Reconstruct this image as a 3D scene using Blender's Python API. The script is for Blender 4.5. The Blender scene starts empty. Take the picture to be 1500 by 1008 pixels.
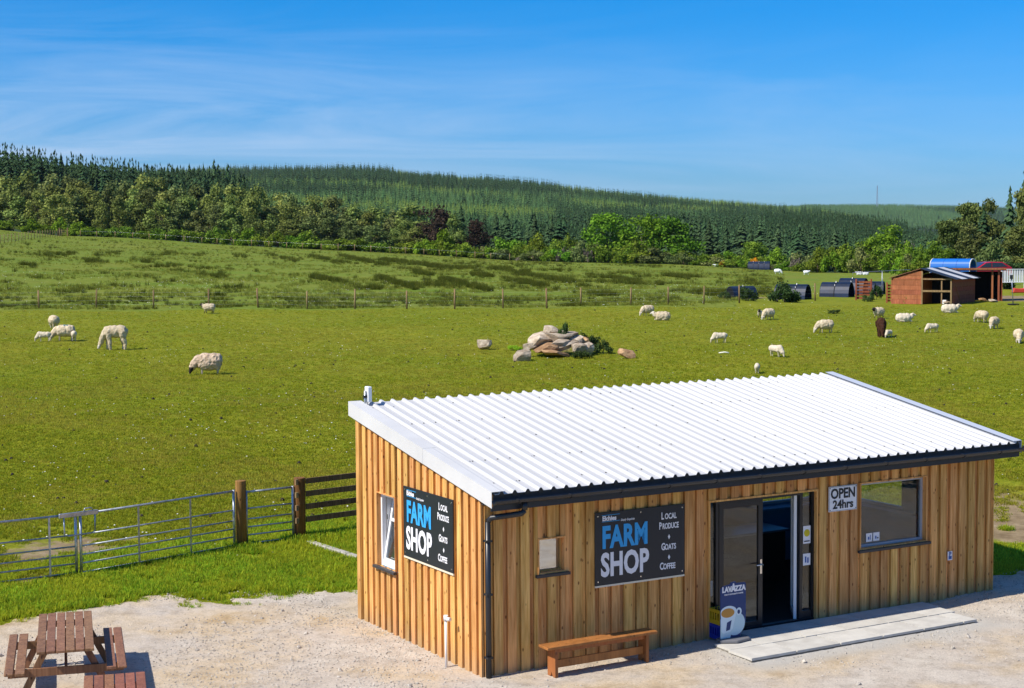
import bpy, bmesh, math, random
import numpy as np
from mathutils import Vector, Matrix, noise as mnoise
R = math.radians
random.seed(7); rng = np.random.default_rng(7)
SC = bpy.context.scene; COL = SC.collection

# ---------------------------------------------------------------- camera
F_PX, PITCH, ROLL, CAM_H = 2300.0, 0.0640, -0.0068, 6.5
FW = np.array([0, math.cos(PITCH), -math.sin(PITCH)]); UP0 = np.array([0, math.sin(PITCH), math.cos(PITCH)]); RT0 = np.array([1., 0, 0])
RT = RT0*math.cos(ROLL)+UP0*math.sin(ROLL); UP = -RT0*math.sin(ROLL)+UP0*math.cos(ROLL)
cam = bpy.data.cameras.new('camera'); camo = bpy.data.objects.new('camera', cam); COL.objects.link(camo)
camo.matrix_world = Matrix(((RT[0], UP[0], -FW[0], 0), (RT[1], UP[1], -FW[1], 0), (RT[2], UP[2], -FW[2], CAM_H), (0, 0, 0, 1)))
cam.sensor_width = 36; cam.lens = F_PX/1500*36; cam.clip_end = 30000; cam.clip_start = .1
SC.camera = camo

# ---------------------------------------------------------------- sky, sun, exposure
SUN_A, SUN_EL = R(30.5), R(47)                     # shadows run along (cos a, sin a)
sdir = Vector((-math.cos(SUN_A)*math.cos(SUN_EL), -math.sin(SUN_A)*math.cos(SUN_EL), math.sin(SUN_EL)))   # towards the sun
W = bpy.data.worlds.new('World'); SC.world = W; W.use_nodes = True
nt = W.node_tree; nt.nodes.clear()
def N(nt, t, **k):
    n = nt.nodes.new(t)
    for a, b in k.items(): setattr(n, a, b)
    return n
def wire(nt, pairs):
    for a, b in pairs: nt.links.new(a, b)
sky = N(nt, 'ShaderNodeTexSky', sky_type='NISHITA', sun_disc=False, sun_elevation=SUN_EL, altitude=0, air_density=1.0, dust_density=.4, ozone_density=2.0)
sky.sun_rotation = math.atan2(sdir.x, sdir.y)
tc = N(nt, 'ShaderNodeTexCoord')
hs = N(nt, 'ShaderNodeHueSaturation'); hs.inputs['Saturation'].default_value = 1.2; hs.inputs['Value'].default_value = 1.0
tint = N(nt, 'ShaderNodeMix', data_type='RGBA', blend_type='MULTIPLY'); tint.inputs['Factor'].default_value = 1
sep = N(nt, 'ShaderNodeSeparateXYZ')
elr = N(nt, 'ShaderNodeValToRGB')                # tint with elevation (deepest blue low down, paled overhead for a less blue fill)
cr = elr.color_ramp; cr.elements[0].position = 0.0; cr.elements[0].color = (.30, .53, .98, 1); cr.elements[1].position = .6; cr.elements[1].color = (.62, .80, 1.0, 1)
e = cr.elements.new(.07); e.color = (.22, .53, .98, 1)
e = cr.elements.new(.16); e.color = (.018, .53, 1.0, 1)
e = cr.elements.new(.28); e.color = (.12, .56, 1.05, 1)
# thin cirrus: stretched noise in direction space
mp = N(nt, 'ShaderNodeMapping'); mp.inputs['Scale'].default_value = (1.5, 2.0, 13); mp.inputs['Rotation'].default_value = (0, R(11), 0); mp.inputs['Location'].default_value = (.35, .0, .3)
nz = N(nt, 'ShaderNodeTexNoise'); nz.inputs['Scale'].default_value = 2.2; nz.inputs['Detail'].default_value = 7; nz.inputs['Roughness'].default_value = .62; nz.inputs['Distortion'].default_value = 1.1
cr2 = N(nt, 'ShaderNodeValToRGB'); cr2.color_ramp.elements[0].position = .40; cr2.color_ramp.elements[1].position = .78
lo = N(nt, 'ShaderNodeMapRange'); lo.inputs['From Min'].default_value = .155; lo.inputs['From Max'].default_value = .05   # cirrus thins out upwards
lf = N(nt, 'ShaderNodeMapRange'); lf.inputs['From Min'].default_value = .35; lf.inputs['From Max'].default_value = -.30; lf.inputs['To Min'].default_value = .15; lf.inputs['To Max'].default_value = 1.6
m1 = N(nt, 'ShaderNodeMath', operation='MULTIPLY'); m2 = N(nt, 'ShaderNodeMath', operation='MULTIPLY'); m3 = N(nt, 'ShaderNodeMath', operation='MULTIPLY'); m3.inputs[1].default_value = .62
mixc = N(nt, 'ShaderNodeMix', data_type='RGBA'); mixc.inputs['B'].default_value = (3.6, 4.8, 6.6, 1)
bg = N(nt, 'ShaderNodeBackground'); bg.inputs['Strength'].default_value = .105
out = N(nt, 'ShaderNodeOutputWorld')
wire(nt, [(sky.outputs[0], hs.inputs['Color']), (tc.outputs['Generated'], sep.inputs[0]), (sep.outputs['Z'], elr.inputs['Fac']),
          (hs.outputs[0], tint.inputs['A']), (elr.outputs[0], tint.inputs['B']), (tc.outputs['Generated'], mp.inputs[0]), (mp.outputs[0], nz.inputs['Vector']),
          (nz.outputs['Fac'], cr2.inputs[0]), (sep.outputs['Z'], lo.inputs['Value']), (sep.outputs['X'], lf.inputs['Value']), (cr2.outputs[0], m1.inputs[0]), (lo.outputs[0], m1.inputs[1]),
          (m1.outputs[0], m2.inputs[0]), (lf.outputs[0], m2.inputs[1]), (m2.outputs[0], m3.inputs[0]), (m3.outputs[0], mixc.inputs['Factor']), (tint.outputs['Result'], mixc.inputs['A']),
          (mixc.outputs['Result'], bg.inputs['Color']), (bg.outputs[0], out.inputs[0])])
sl = bpy.data.lights.new('sun', 'SUN'); sl.energy = 4.5; sl.angle = R(.55); sl.color = (1, .93, .82)
so = bpy.data.objects.new('sun', sl); COL.objects.link(so); so.rotation_euler = sdir.to_track_quat('Z', 'Y').to_euler(); so.location = (0, 0, 60)
vs = SC.view_settings; vs.view_transform = 'Standard'; vs.look = 'None'; vs.gamma = 1; vs.exposure = 0.45; vs.use_curve_mapping = False
SC.cycles.transparent_max_bounces = 8; SC.cycles.max_bounces = 6

# ---------------------------------------------------------------- terrain
def ray(x, y):
    return FW+RT*((x-750)/F_PX)-UP*((y-504)/F_PX)
def zpix(x, y, Y):
    "height of the picture ray (x, y) at depth Y"
    d = ray(x, y); return CAM_H+d[2]/d[1]*Y
TH, BX, BY = 0.5245, -0.4558, 23.0388            # the shop's frame: corner and turn
U = np.array([math.cos(TH), math.sin(TH)]); NV = np.array([-math.sin(TH), math.cos(TH)])
EDGE_X = [-400, 0, 90, 200, 300, 400, 500, 600, 700, 800, 900, 1000, 1100, 1200, 1320, 1500, 1900]
EDGE_Y = [330, 336, 345, 350, 357, 362, 367, 372, 378, 383, 386, 389, 394, 399, 401, 397, 390]
EDGE_D = [330, 330, 325, 320, 315, 310, 305, 300, 290, 280, 275, 270, 262, 240, 205, 185, 180]
SKY_X = [-400, 0, 350, 400, 560, 620, 700, 800, 900, 1000, 1100, 1200, 1290, 1330, 1400, 1500, 1900]
SKY_Y = [262, 252, 242, 243, 243, 251, 257, 267, 277, 285, 293, 302, 322, 334, 345, 350, 352]
FAR_X = [-400, 1000, 1190, 1285, 1385, 1500, 1900]
FAR_Y = [330, 312, 300, 300, 302, 306, 310]
LH = ([-400, 0, 100, 200, 300, 365, 420, 1900], [21, 18, 16, 14, 12, 9, 0, 0])      # left conifer knoll, extra height
def aY(a, tabx, taby): return np.interp(a, [(x-750)/F_PX for x in tabx], taby)
def zt(a, tabx, taby, Y):
    px = a*F_PX+750; py = aY(a, tabx, taby)
    hor = 356.6-(px-750)*.0068
    return CAM_H+(hor-py)/F_PX*Y*1.002
def smooth(e0, e1, x):
    t = np.clip((x-e0)/(e1-e0), 0, 1); return t*t*(3-2*t)
def height(X, Yw):
    X = np.asarray(X, float); Yw = np.asarray(Yw, float)
    az = np.arctan2(X, Yw); rr = np.hypot(X, Yw); azc = np.clip(az, -.42, .42)
    Y = rr*np.cos(azc); a = np.tan(azc)
    n = (X-BX)*NV[0]+(Yw-BY)*NV[1]
    hn = np.interp(n, [4.5, 6.5, 9, 30], [.05, .2, .52, 1.7])
    hn = np.where(Yw < 0, 0, hn)
    Dg = aY(a, EDGE_X, EDGE_D); Ez = zt(a, EDGE_X, EDGE_Y, Dg)
    k = aY(a, *LH)
    SH = zt(a, SKY_X, SKY_Y, 1900)-9; FH = zt(a, FAR_X, FAR_Y, 3900)-10
    hy = np.interp(Y, [57, 98], [1.7, 2.5])
    t = np.clip((Y-98)/(Dg-98), 0, 1); hy = hy+(Ez-2.5)*t
    # beyond the edge: down to the valley floor, the knoll at left, the plantation hill, the far ridge
    s = smooth(0, 160, Y-Dg); low = Ez-6
    hv = Ez+(low-Ez)*s+k*smooth(40, 120, Y-Dg)*(1-smooth(250, 600, Y-Dg))
    g = np.clip((Y-500)/1400, 0, 1); hv = hv+(SH-low)*(g**1.1)
    hv = np.where(Y > 1900, SH*(1-smooth(1900, 2900, Y))+FH*smooth(2300, 3900, Y), hv)
    hy = np.where(Y > Dg, hv, hy)
    w = smooth(30, 60, Y)
    h = hn*(1-w)+hy*w
    un = .12*np.sin(X*.11+Yw*.05)*np.sin(Yw*.08+1)*smooth(110, 160, Y)+.05*np.sin(X*.5+1)*np.sin(Yw*.37)*smooth(34, 60, Y)
    return h+un
def H(x, y): return float(height(x, y))
def ground_at(px, py, lo=15, hi=600):
    "where the picture ray meets the ground"
    d = ray(px, py); ts = np.geomspace(lo, hi, 1500)
    g = CAM_H+ts*d[2]/d[1]-height(ts*d[0]/d[1], ts)
    i = np.argmax(g < 0) if (g < 0).any() else len(ts)-1
    t = ts[i]; return Vector((t*d[0]/d[1], t, H(t*d[0]/d[1], t)))
def on_ray(px, Y):
    d = ray(px, 400); x = d[0]/d[1]*Y; return Vector((x, Y, H(x, Y)))

# ---------------------------------------------------------------- materials
MATS = {}
def mat(name, col, rough=.7, spec=.3, metal=0, build=None):
    if name in MATS: return MATS[name]
    m = bpy.data.materials.new(name); m.use_nodes = True; nt = m.node_tree
    b = nt.nodes['Principled BSDF']; b.inputs['Base Color'].default_value = (*col, 1); b.inputs['Roughness'].default_value = rough
    b.inputs['Specular IOR Level'].default_value = spec; b.inputs['Metallic'].default_value = metal
    MATS[name] = m
    if build: build(nt, b)
    return m
def noise_col(scale, c1, c2, p0=.35, p1=.65, detail=5, coord='Object', stretch=(1, 1, 1), rand=0., bump=0., bscale=None, rough=.6, dist=.02):
    def f(nt, b):
        tc = N(nt, 'ShaderNodeTexCoord'); mp = N(nt, 'ShaderNodeMapping'); mp.inputs['Scale'].default_value = stretch
        nz = N(nt, 'ShaderNodeTexNoise'); nz.inputs['Scale'].default_value = scale; nz.inputs['Detail'].default_value = detail; nz.inputs['Roughness'].default_value = rough
        cr = N(nt, 'ShaderNodeValToRGB'); cr.color_ramp.elements[0].position = p0; cr.color_ramp.elements[1].position = p1
        cr.color_ramp.elements[0].color = (*c1, 1); cr.color_ramp.elements[1].color = (*c2, 1)
        wire(nt, [(tc.outputs[coord], mp.inputs[0]), (mp.outputs[0], nz.inputs['Vector']), (nz.outputs['Fac'], cr.inputs[0])])
        last = cr.outputs[0]
        if rand:
            oi = N(nt, 'ShaderNodeObjectInfo'); mr = N(nt, 'ShaderNodeMapRange'); mr.inputs['To Min'].default_value = 1-rand; mr.inputs['To Max'].default_value = 1+rand
            h = N(nt, 'ShaderNodeHueSaturation'); wire(nt, [(oi.outputs['Random'], mr.inputs['Value']), (mr.outputs[0], h.inputs['Value']), (last, h.inputs['Color'])]); last = h.outputs[0]
            ad = N(nt, 'ShaderNodeVectorMath', operation='ADD'); ml = N(nt, 'ShaderNodeMath', operation='MULTIPLY'); ml.inputs[1].default_value = 91
            wire(nt, [(oi.outputs['Random'], ml.inputs[0]), (mp.outputs[0], ad.inputs[0]), (ml.outputs[0], ad.inputs[1]), (ad.outputs[0], nz.inputs['Vector'])])
        wire(nt, [(last, b.inputs['Base Color'])])
        if bump:
            n2 = N(nt, 'ShaderNodeTexNoise'); n2.inputs['Scale'].default_value = bscale or scale*4; n2.inputs['Detail'].default_value = 4
            bp = N(nt, 'ShaderNodeBump'); bp.inputs['Strength'].default_value = bump; bp.inputs['Distance'].default_value = dist
            wire(nt, [(tc.outputs[coord], n2.inputs['Vector']), (n2.outputs['Fac'], bp.inputs['Height']), (bp.outputs[0], b.inputs['Normal'])])
    return f
def wood(c1, c2, knot, rand=.22, grain=1., hue=.012, dirt=False):
    "planks: long grain, knots, every board its own tone"
    def f(nt, b):
        tc = N(nt, 'ShaderNodeTexCoord'); oi = N(nt, 'ShaderNodeObjectInfo')
        ml = N(nt, 'ShaderNodeMath', operation='MULTIPLY'); ml.inputs[1].default_value = 57
        ad = N(nt, 'ShaderNodeVectorMath', operation='ADD'); wire(nt, [(oi.outputs['Random'], ml.inputs[0]), (tc.outputs['Object'], ad.inputs[0]), (ml.outputs[0], ad.inputs[1])])
        mp = N(nt, 'ShaderNodeMapping'); mp.inputs['Scale'].default_value = (30*grain, 30*grain, 1.6*grain)
        nz = N(nt, 'ShaderNodeTexNoise'); nz.inputs['Scale'].default_value = 1; nz.inputs['Detail'].default_value = 6; nz.inputs['Distortion'].default_value = .4
        cr = N(nt, 'ShaderNodeValToRGB'); cr.color_ramp.elements[0].position = .3; cr.color_ramp.elements[1].position = .72; cr.color_ramp.elements[0].color = (*c1, 1); cr.color_ramp.elements[1].color = (*c2, 1)
        mk = N(nt, 'ShaderNodeMapping'); mk.inputs['Scale'].default_value = (9, 9, 4.5)
        vo = N(nt, 'ShaderNodeTexVoronoi'); vo.inputs['Scale'].default_value = 1; vo.inputs['Randomness'].default_value = 1
        ck = N(nt, 'ShaderNodeValToRGB'); ck.color_ramp.elements[0].position = .07; ck.color_ramp.elements[1].position = .16; ck.color_ramp.elements[0].color = (1, 1, 1, 1); ck.color_ramp.elements[1].color = (0, 0, 0, 1)
        mx = N(nt, 'ShaderNodeMix', data_type='RGBA'); mx.inputs['B'].default_value = (*knot, 1)
        w = N(nt, 'ShaderNodeTexNoise'); w.inputs['Scale'].default_value = 2.2; w.inputs['Detail'].default_value = 3     # broad weather streaks
        mw = N(nt, 'ShaderNodeMapping'); mw.inputs['Scale'].default_value = (3, 3, .5)
        wr = N(nt, 'ShaderNodeMapRange'); wr.inputs['From Min'].default_value = .3; wr.inputs['From Max'].default_value = .7; wr.inputs['To Min'].default_value = .8; wr.inputs['To Max'].default_value = 1.15
        mr = N(nt, 'ShaderNodeMapRange'); mr.inputs['To Min'].default_value = 1-rand; mr.inputs['To Max'].default_value = 1+rand
        mv = N(nt, 'ShaderNodeMath', operation='MULTIPLY'); h = N(nt, 'ShaderNodeHueSaturation')
        hr = N(nt, 'ShaderNodeMapRange'); hr.inputs['To Min'].default_value = .5-hue; hr.inputs['To Max'].default_value = .5+hue
        fr = N(nt, 'ShaderNodeMath', operation='FRACT'); f7 = N(nt, 'ShaderNodeMath', operation='MULTIPLY'); f7.inputs[1].default_value = 17.3
        wire(nt, [(ad.outputs[0], mp.inputs[0]), (mp.outputs[0], nz.inputs['Vector']), (nz.outputs['Fac'], cr.inputs[0]), (ad.outputs[0], mk.inputs[0]), (mk.outputs[0], vo.inputs['Vector']),
                  (vo.outputs['Distance'], ck.inputs[0]), (ck.outputs[0], mx.inputs['Factor']), (cr.outputs[0], mx.inputs['A']), (ad.outputs[0], mw.inputs[0]), (mw.outputs[0], w.inputs['Vector']),
                  (w.outputs['Fac'], wr.inputs['Value']), (oi.outputs['Random'], mr.inputs['Value']), (mr.outputs[0], mv.inputs[0]), (wr.outputs[0], mv.inputs[1]), (mv.outputs[0], h.inputs['Value']),
                  (oi.outputs['Random'], f7.inputs[0]), (f7.outputs[0], fr.inputs[0]), (fr.outputs[0], hr.inputs['Value']), (hr.outputs[0], h.inputs['Hue']), (mx.outputs['Result'], h.inputs['Color']), (h.outputs[0], b.inputs['Base Color'])])
        if dirt:                                   # mud splashed up from the gravel, grey weathering in streaks
            ge = N(nt, 'ShaderNodeNewGeometry'); sx = N(nt, 'ShaderNodeSeparateXYZ'); dn = N(nt, 'ShaderNodeTexNoise'); dn.inputs['Scale'].default_value = 5; dn.inputs['Detail'].default_value = 5
            dr_ = N(nt, 'ShaderNodeMapRange'); dr_.inputs['From Min'].default_value = .42; dr_.inputs['From Max'].default_value = .02; dm_ = N(nt, 'ShaderNodeMath', operation='MULTIPLY'); dx = N(nt, 'ShaderNodeMix', data_type='RGBA'); dx.inputs['B'].default_value = (.34, .25, .16, 1)
            wire(nt, [(ge.outputs['Position'], sx.inputs[0]), (ge.outputs['Position'], dn.inputs['Vector']), (sx.outputs['Z'], dr_.inputs['Value']), (dr_.outputs[0], dm_.inputs[0]), (dn.outputs['Fac'], dm_.inputs[1]), (dm_.outputs[0], dx.inputs['Factor']), (h.outputs[0], dx.inputs['A']), (dx.outputs['Result'], b.inputs['Base Color'])])
        bp = N(nt, 'ShaderNodeBump'); bp.inputs['Strength'].default_value = .25; bp.inputs['Distance'].default_value = .004
        wire(nt, [(nz.outputs['Fac'], bp.inputs['Height']), (bp.outputs[0], b.inputs['Normal'])])
    return f
M_LARCH = mat('larch_cladding', (.4, .2, .08), .62, .25, build=wood((.48, .215, .047), (.80, .455, .16), (.20, .075, .018), .19, dirt=True))
M_LARCHL = M_LARCH
M_TABLE = mat('brown_stained_wood', (.2, .08, .05), .6, .3, build=wood((.17, .078, .036), (.31, .165, .085), (.06, .02, .015), .12))
M_BENCH = mat('orange_stained_wood', (.4, .14, .04), .5, .35, build=wood((.30, .10, .03), (.42, .155, .05), (.15, .05, .02), .08))
M_POST = mat('weathered_post_wood', (.25, .18, .11), .85, .15, build=wood((.17, .11, .05), (.32, .22, .11), (.1, .07, .04), .15))
M_POSTB = mat('treated_round_post', (.25, .14, .05), .8, .15, build=wood((.15, .075, .022), (.30, .16, .05), (.08, .04, .02), .15))
M_RAIL = mat('brown_rail_wood', (.15, .1, .06), .85, .15, build=wood((.10, .06, .03), (.22, .14, .075), (.05, .03, .02), .15))
M_SHED = mat('orange_shed_wood', (.4, .13, .06), .75, .2, build=wood((.26, .075, .03), (.42, .15, .07), (.12, .04, .02), .12))
M_SHEDD = mat('red_brown_shed_wood', (.2, .06, .04), .75, .2, build=wood((.20, .055, .022), (.36, .10, .045), (.1, .03, .01), .12))
M_ROOF = mat('white_roof_sheet', (.8, .8, .8), .6, .2, build=noise_col(.5, (.475, .48, .49), (.545, .545, .545), stretch=(1, .25, 1), p0=.3, p1=.6, bump=.04, bscale=3))
M_FLASH = mat('pale_grey_flashing', (.6, .61, .63), .6, .2, build=noise_col(1.2, (.54, .54, .535), (.60, .60, .59)))
M_FLASHB = mat('blue_grey_flashing', (.46, .50, .57), .55, .3)
M_BLACK = mat('black_plastic', (.018, .02, .025), .35, .5)
M_FASC = mat('anthracite_fascia', (.022, .027, .04), .4, .4)
M_SILL = mat('dark_sill', (.05, .045, .045), .5, .4)
M_ANTH = mat('anthracite_frame', (.012, .013, .017), .35, .5)
M_GREYF = mat('grey_aluminium_frame', (.36, .39, .44), .4, .5)
M_UPVC = mat('white_upvc', (.78, .79, .80), .3, .5)
M_WHITE = mat('white_print', (.80, .80, .82), .5, .3)
M_CYAN = mat('sky_blue_print', (.04, .36, .74), .5, .3)
M_SIGNB = mat('charcoal_sign_panel', (.016, .02, .028), .38, .4)
M_CREAM = mat('cream_strip', (.75, .68, .52), .5, .3)
M_GALV = mat('galvanised_steel', (.42, .45, .48), .42, .5, .75, build=noise_col(9, (.30, .33, .36), (.56, .58, .60)))
M_CONC = mat('concrete', (.42, .40, .36), .85, .2, build=noise_col(6, (.36, .34, .30), (.5, .47, .42), rand=.06, bump=.2))
M_SLAB = mat('pale_paving_slab', (.5, .48, .44), .8, .25, build=noise_col(3.5, (.47, .45, .41), (.58, .56, .51), rand=.07, bump=.15, bscale=60, dist=.004))
M_CHROME = mat('brushed_metal', (.7, .7, .7), .25, .5, 1)
M_INW = mat('blue_grey_interior', (.10, .24, .36), .6, .3)
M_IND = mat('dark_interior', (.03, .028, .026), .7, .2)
M_YEL = mat('yellow_crate_plastic', (.55, .36, .015), .45, .4)
M_BLUC = mat('blue_crate_plastic', (.01, .03, .32), .4, .4)
M_NAVY = mat('navy_display_print', (.004, .035, .15), .4, .4)
M_CUP = mat('cup_print', (.62, .74, .80), .5, .3)
M_CUPS = mat('saucer_print', (.48, .64, .70), .5, .3)
M_COFF = mat('coffee_print', (.48, .24, .05), .5, .3)
M_PIPEW = mat('white_pipe', (.78, .78, .78), .4, .4)
M_BLUP = mat('blue_print', (.03, .10, .35), .5, .3)
M_TUN = mat('dark_blue_plastic_sheet', (.008, .022, .06), .5, .35, build=noise_col(1.5, (.004, .010, .026), (.009, .022, .06)))
M_TUNI = mat('black_liner', (.01, .01, .012), .7, .2)
M_TRB = mat('blue_trailer_sheet', (.01, .13, .48), .4, .4)
M_RED = mat('red_car_paint', (.42, .01, .03), .25, .5)
M_TYRE = mat('tyre_rubber', (.02, .02, .02), .8, .2)
M_GLD = mat('dark_glass', (.02, .04, .09), .08, .6)
M_ROCK = mat('field_stone', (.35, .28, .22), .85, .2, build=noise_col(2.2, (.24, .17, .11), (.56, .48, .37), .3, .7, 8, rand=.22, bump=.6, bscale=7, dist=.05))
M_ROCKO = mat('orange_brown_stone', (.35, .22, .12), .85, .2, build=noise_col(2.2, (.22, .11, .05), (.48, .31, .17), .3, .7, 8, rand=.2, bump=.6, bscale=7, dist=.05))
def glass_mat(name='window_glass', lo=.05):
    m = bpy.data.materials.new(name); m.use_nodes = True; nt = m.node_tree; nt.nodes.clear()
    t = N(nt, 'ShaderNodeBsdfTransparent'); t.inputs[0].default_value = (.84, .88, .88, 1); g = N(nt, 'ShaderNodeBsdfGlossy'); g.inputs['Roughness'].default_value = .01
    fr = N(nt, 'ShaderNodeLayerWeight'); pw = N(nt, 'ShaderNodeMath', operation='POWER'); pw.inputs[1].default_value = 3.2; mr = N(nt, 'ShaderNodeMapRange'); mr.inputs['To Min'].default_value = lo; mr.inputs['To Max'].default_value = .9
    mx = N(nt, 'ShaderNodeMixShader'); o = N(nt, 'ShaderNodeOutputMaterial')
    wire(nt, [(fr.outputs['Facing'], pw.inputs[0]), (pw.outputs[0], mr.inputs['Value']), (mr.outputs[0], mx.inputs[0]), (t.outputs[0], mx.inputs[1]), (g.outputs[0], mx.inputs[2]), (mx.outputs[0], o.inputs[0])])
    return m
M_GLASS = glass_mat(); M_GLASSM = glass_mat('boosted_reflection_glass', .55)  # second glass: reflection raised so the small pane returns the sunlit gravel
def foliage(name, dark, light, transl=.3, rand=.25, hue=.02, dry=None):
    m = bpy.data.materials.new(name); m.use_nodes = True; nt = m.node_tree; nt.nodes.clear()
    at = N(nt, 'ShaderNodeAttribute', attribute_name='tone'); oi = N(nt, 'ShaderNodeObjectInfo')
    cr = N(nt, 'ShaderNodeValToRGB'); cr.color_ramp.elements[0].color = (*dark, 1); cr.color_ramp.elements[1].color = (*light, 1)
    mr = N(nt, 'ShaderNodeMapRange'); mr.inputs['To Min'].default_value = 1-rand; mr.inputs['To Max'].default_value = 1+rand
    hr = N(nt, 'ShaderNodeMapRange'); hr.inputs['To Min'].default_value = .5-hue; hr.inputs['To Max'].default_value = .5+hue
    fr = N(nt, 'ShaderNodeMath', operation='FRACT'); f7 = N(nt, 'ShaderNodeMath', operation='MULTIPLY'); f7.inputs[1].default_value = 13.7
    h = N(nt, 'ShaderNodeHueSaturation'); d = N(nt, 'ShaderNodeBsdfDiffuse'); t = N(nt, 'ShaderNodeBsdfTranslucent'); mx = N(nt, 'ShaderNodeMixShader'); mx.inputs[0].default_value = transl
    o = N(nt, 'ShaderNodeOutputMaterial')
    wire(nt, [(at.outputs['Fac'], cr.inputs[0]), (cr.outputs[0], h.inputs['Color']), (oi.outputs['Random'], mr.inputs['Value']), (mr.outputs[0], h.inputs['Value']), (oi.outputs['Random'], f7.inputs[0]),
              (f7.outputs[0], fr.inputs[0]), (fr.outputs[0], hr.inputs['Value']), (hr.outputs[0], h.inputs['Hue']), (h.outputs[0], d.inputs[0]), (h.outputs[0], t.inputs[0]), (d.outputs[0], mx.inputs[1]), (t.outputs[0], mx.inputs[2]), (mx.outputs[0], o.inputs[0])])
    return m
F_BIRCH = foliage('olive_birch_leaves', (.10, .14, .03), (.33, .38, .10))
F_OLIVE = foliage('dull_olive_leaves', (.08, .11, .032), (.24, .28, .09))
F_BRIGHT = foliage('bright_green_leaves', (.07, .155, .012), (.22, .38, .035), .35)
F_HEDGE = foliage('hedge_leaves', (.075, .14, .014), (.25, .33, .04), .35)
F_COPPER = foliage('copper_leaves', (.035, .025, .02), (.085, .058, .04))
F_PINE = foliage('pine_needles', (.055, .08, .022), (.19, .22, .06), .12)
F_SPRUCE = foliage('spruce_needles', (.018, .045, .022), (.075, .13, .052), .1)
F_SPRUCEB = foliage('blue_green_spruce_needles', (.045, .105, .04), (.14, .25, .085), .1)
F_LARCH = foliage('fresh_larch_needles', (.10, .17, .035), (.24, .34, .08), .15)
F_GORSE = foliage('gorse_flowers', (.35, .14, .01), (.65, .33, .02), .2)
F_DEAD = foliage('bare_twigs', (.12, .1, .08), (.26, .22, .18), .1)
F_WEED = foliage('dark_weed_leaves', (.025, .055, .018), (.085, .13, .04), .25)
F_GRASS = foliage('grass_blades', (.16, .26, .009), (.54, .66, .055), .55, .4, .035)
F_GRASSF = foliage('field_grass_blades', (.18, .215, .008), (.52, .53, .05), .55, .3, .025)
F_GRASSY = foliage('yellow_green_grass_blades', (.20, .27, .008), (.58, .62, .05), .55, .3, .02)
F_TUSS = foliage('pale_tussock_blades', (.15, .18, .015), (.38, .40, .08), .5, .3, .02)
F_GRASSF2 = foliage('thatchy_field_grass', (.22, .215, .012), (.58, .53, .08), .55, .3, .02)
F_RUSH = foliage('rush_blades', (.045, .06, .008), (.13, .145, .024), .25, .3)
M_BARK = mat('bark', (.10, .08, .06), .9, .1, build=noise_col(3, (.06, .045, .035), (.18, .14, .11)))
M_DAISY = mat('daisy_petals', (.8, .8, .72), .7, .2)
M_PEB = mat('pebble_stone', (.42, .38, .33), .85, .2, build=noise_col(3, (.30, .27, .23), (.55, .50, .43), rand=.3))
M_WOOL = mat('cream_wool', (.6, .52, .4), .95, .05, build=noise_col(7, (.42, .33, .20), (.66, .56, .40), .3, .7, rand=.08, bump=.8, bscale=22, dist=.03))
M_WOOLP = mat('pinkish_shaggy_wool', (.6, .5, .42), .95, .05, build=noise_col(9, (.38, .27, .18), (.68, .54, .40), .3, .7, bump=1, bscale=16, dist=.05, stretch=(1, 1, .4)))
M_WOOLW = mat('white_lamb_wool', (.72, .66, .55), .95, .05, build=noise_col(8, (.50, .42, .30), (.70, .62, .48), .3, .7, bump=.5, bscale=26, dist=.02))
M_WOOLB = mat('dark_brown_fleece', (.05, .022, .014), .95, .05, build=noise_col(7, (.028, .012, .008), (.075, .034, .02), .3, .7, bump=.8, bscale=20, dist=.03))
M_FACED = mat('dark_face', (.035, .028, .025), .8, .1)
M_FACEL = mat('pale_face', (.60, .54, .45), .8, .1)
M_LEG = mat('pale_leg', (.45, .38, .30), .8, .1)

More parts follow.
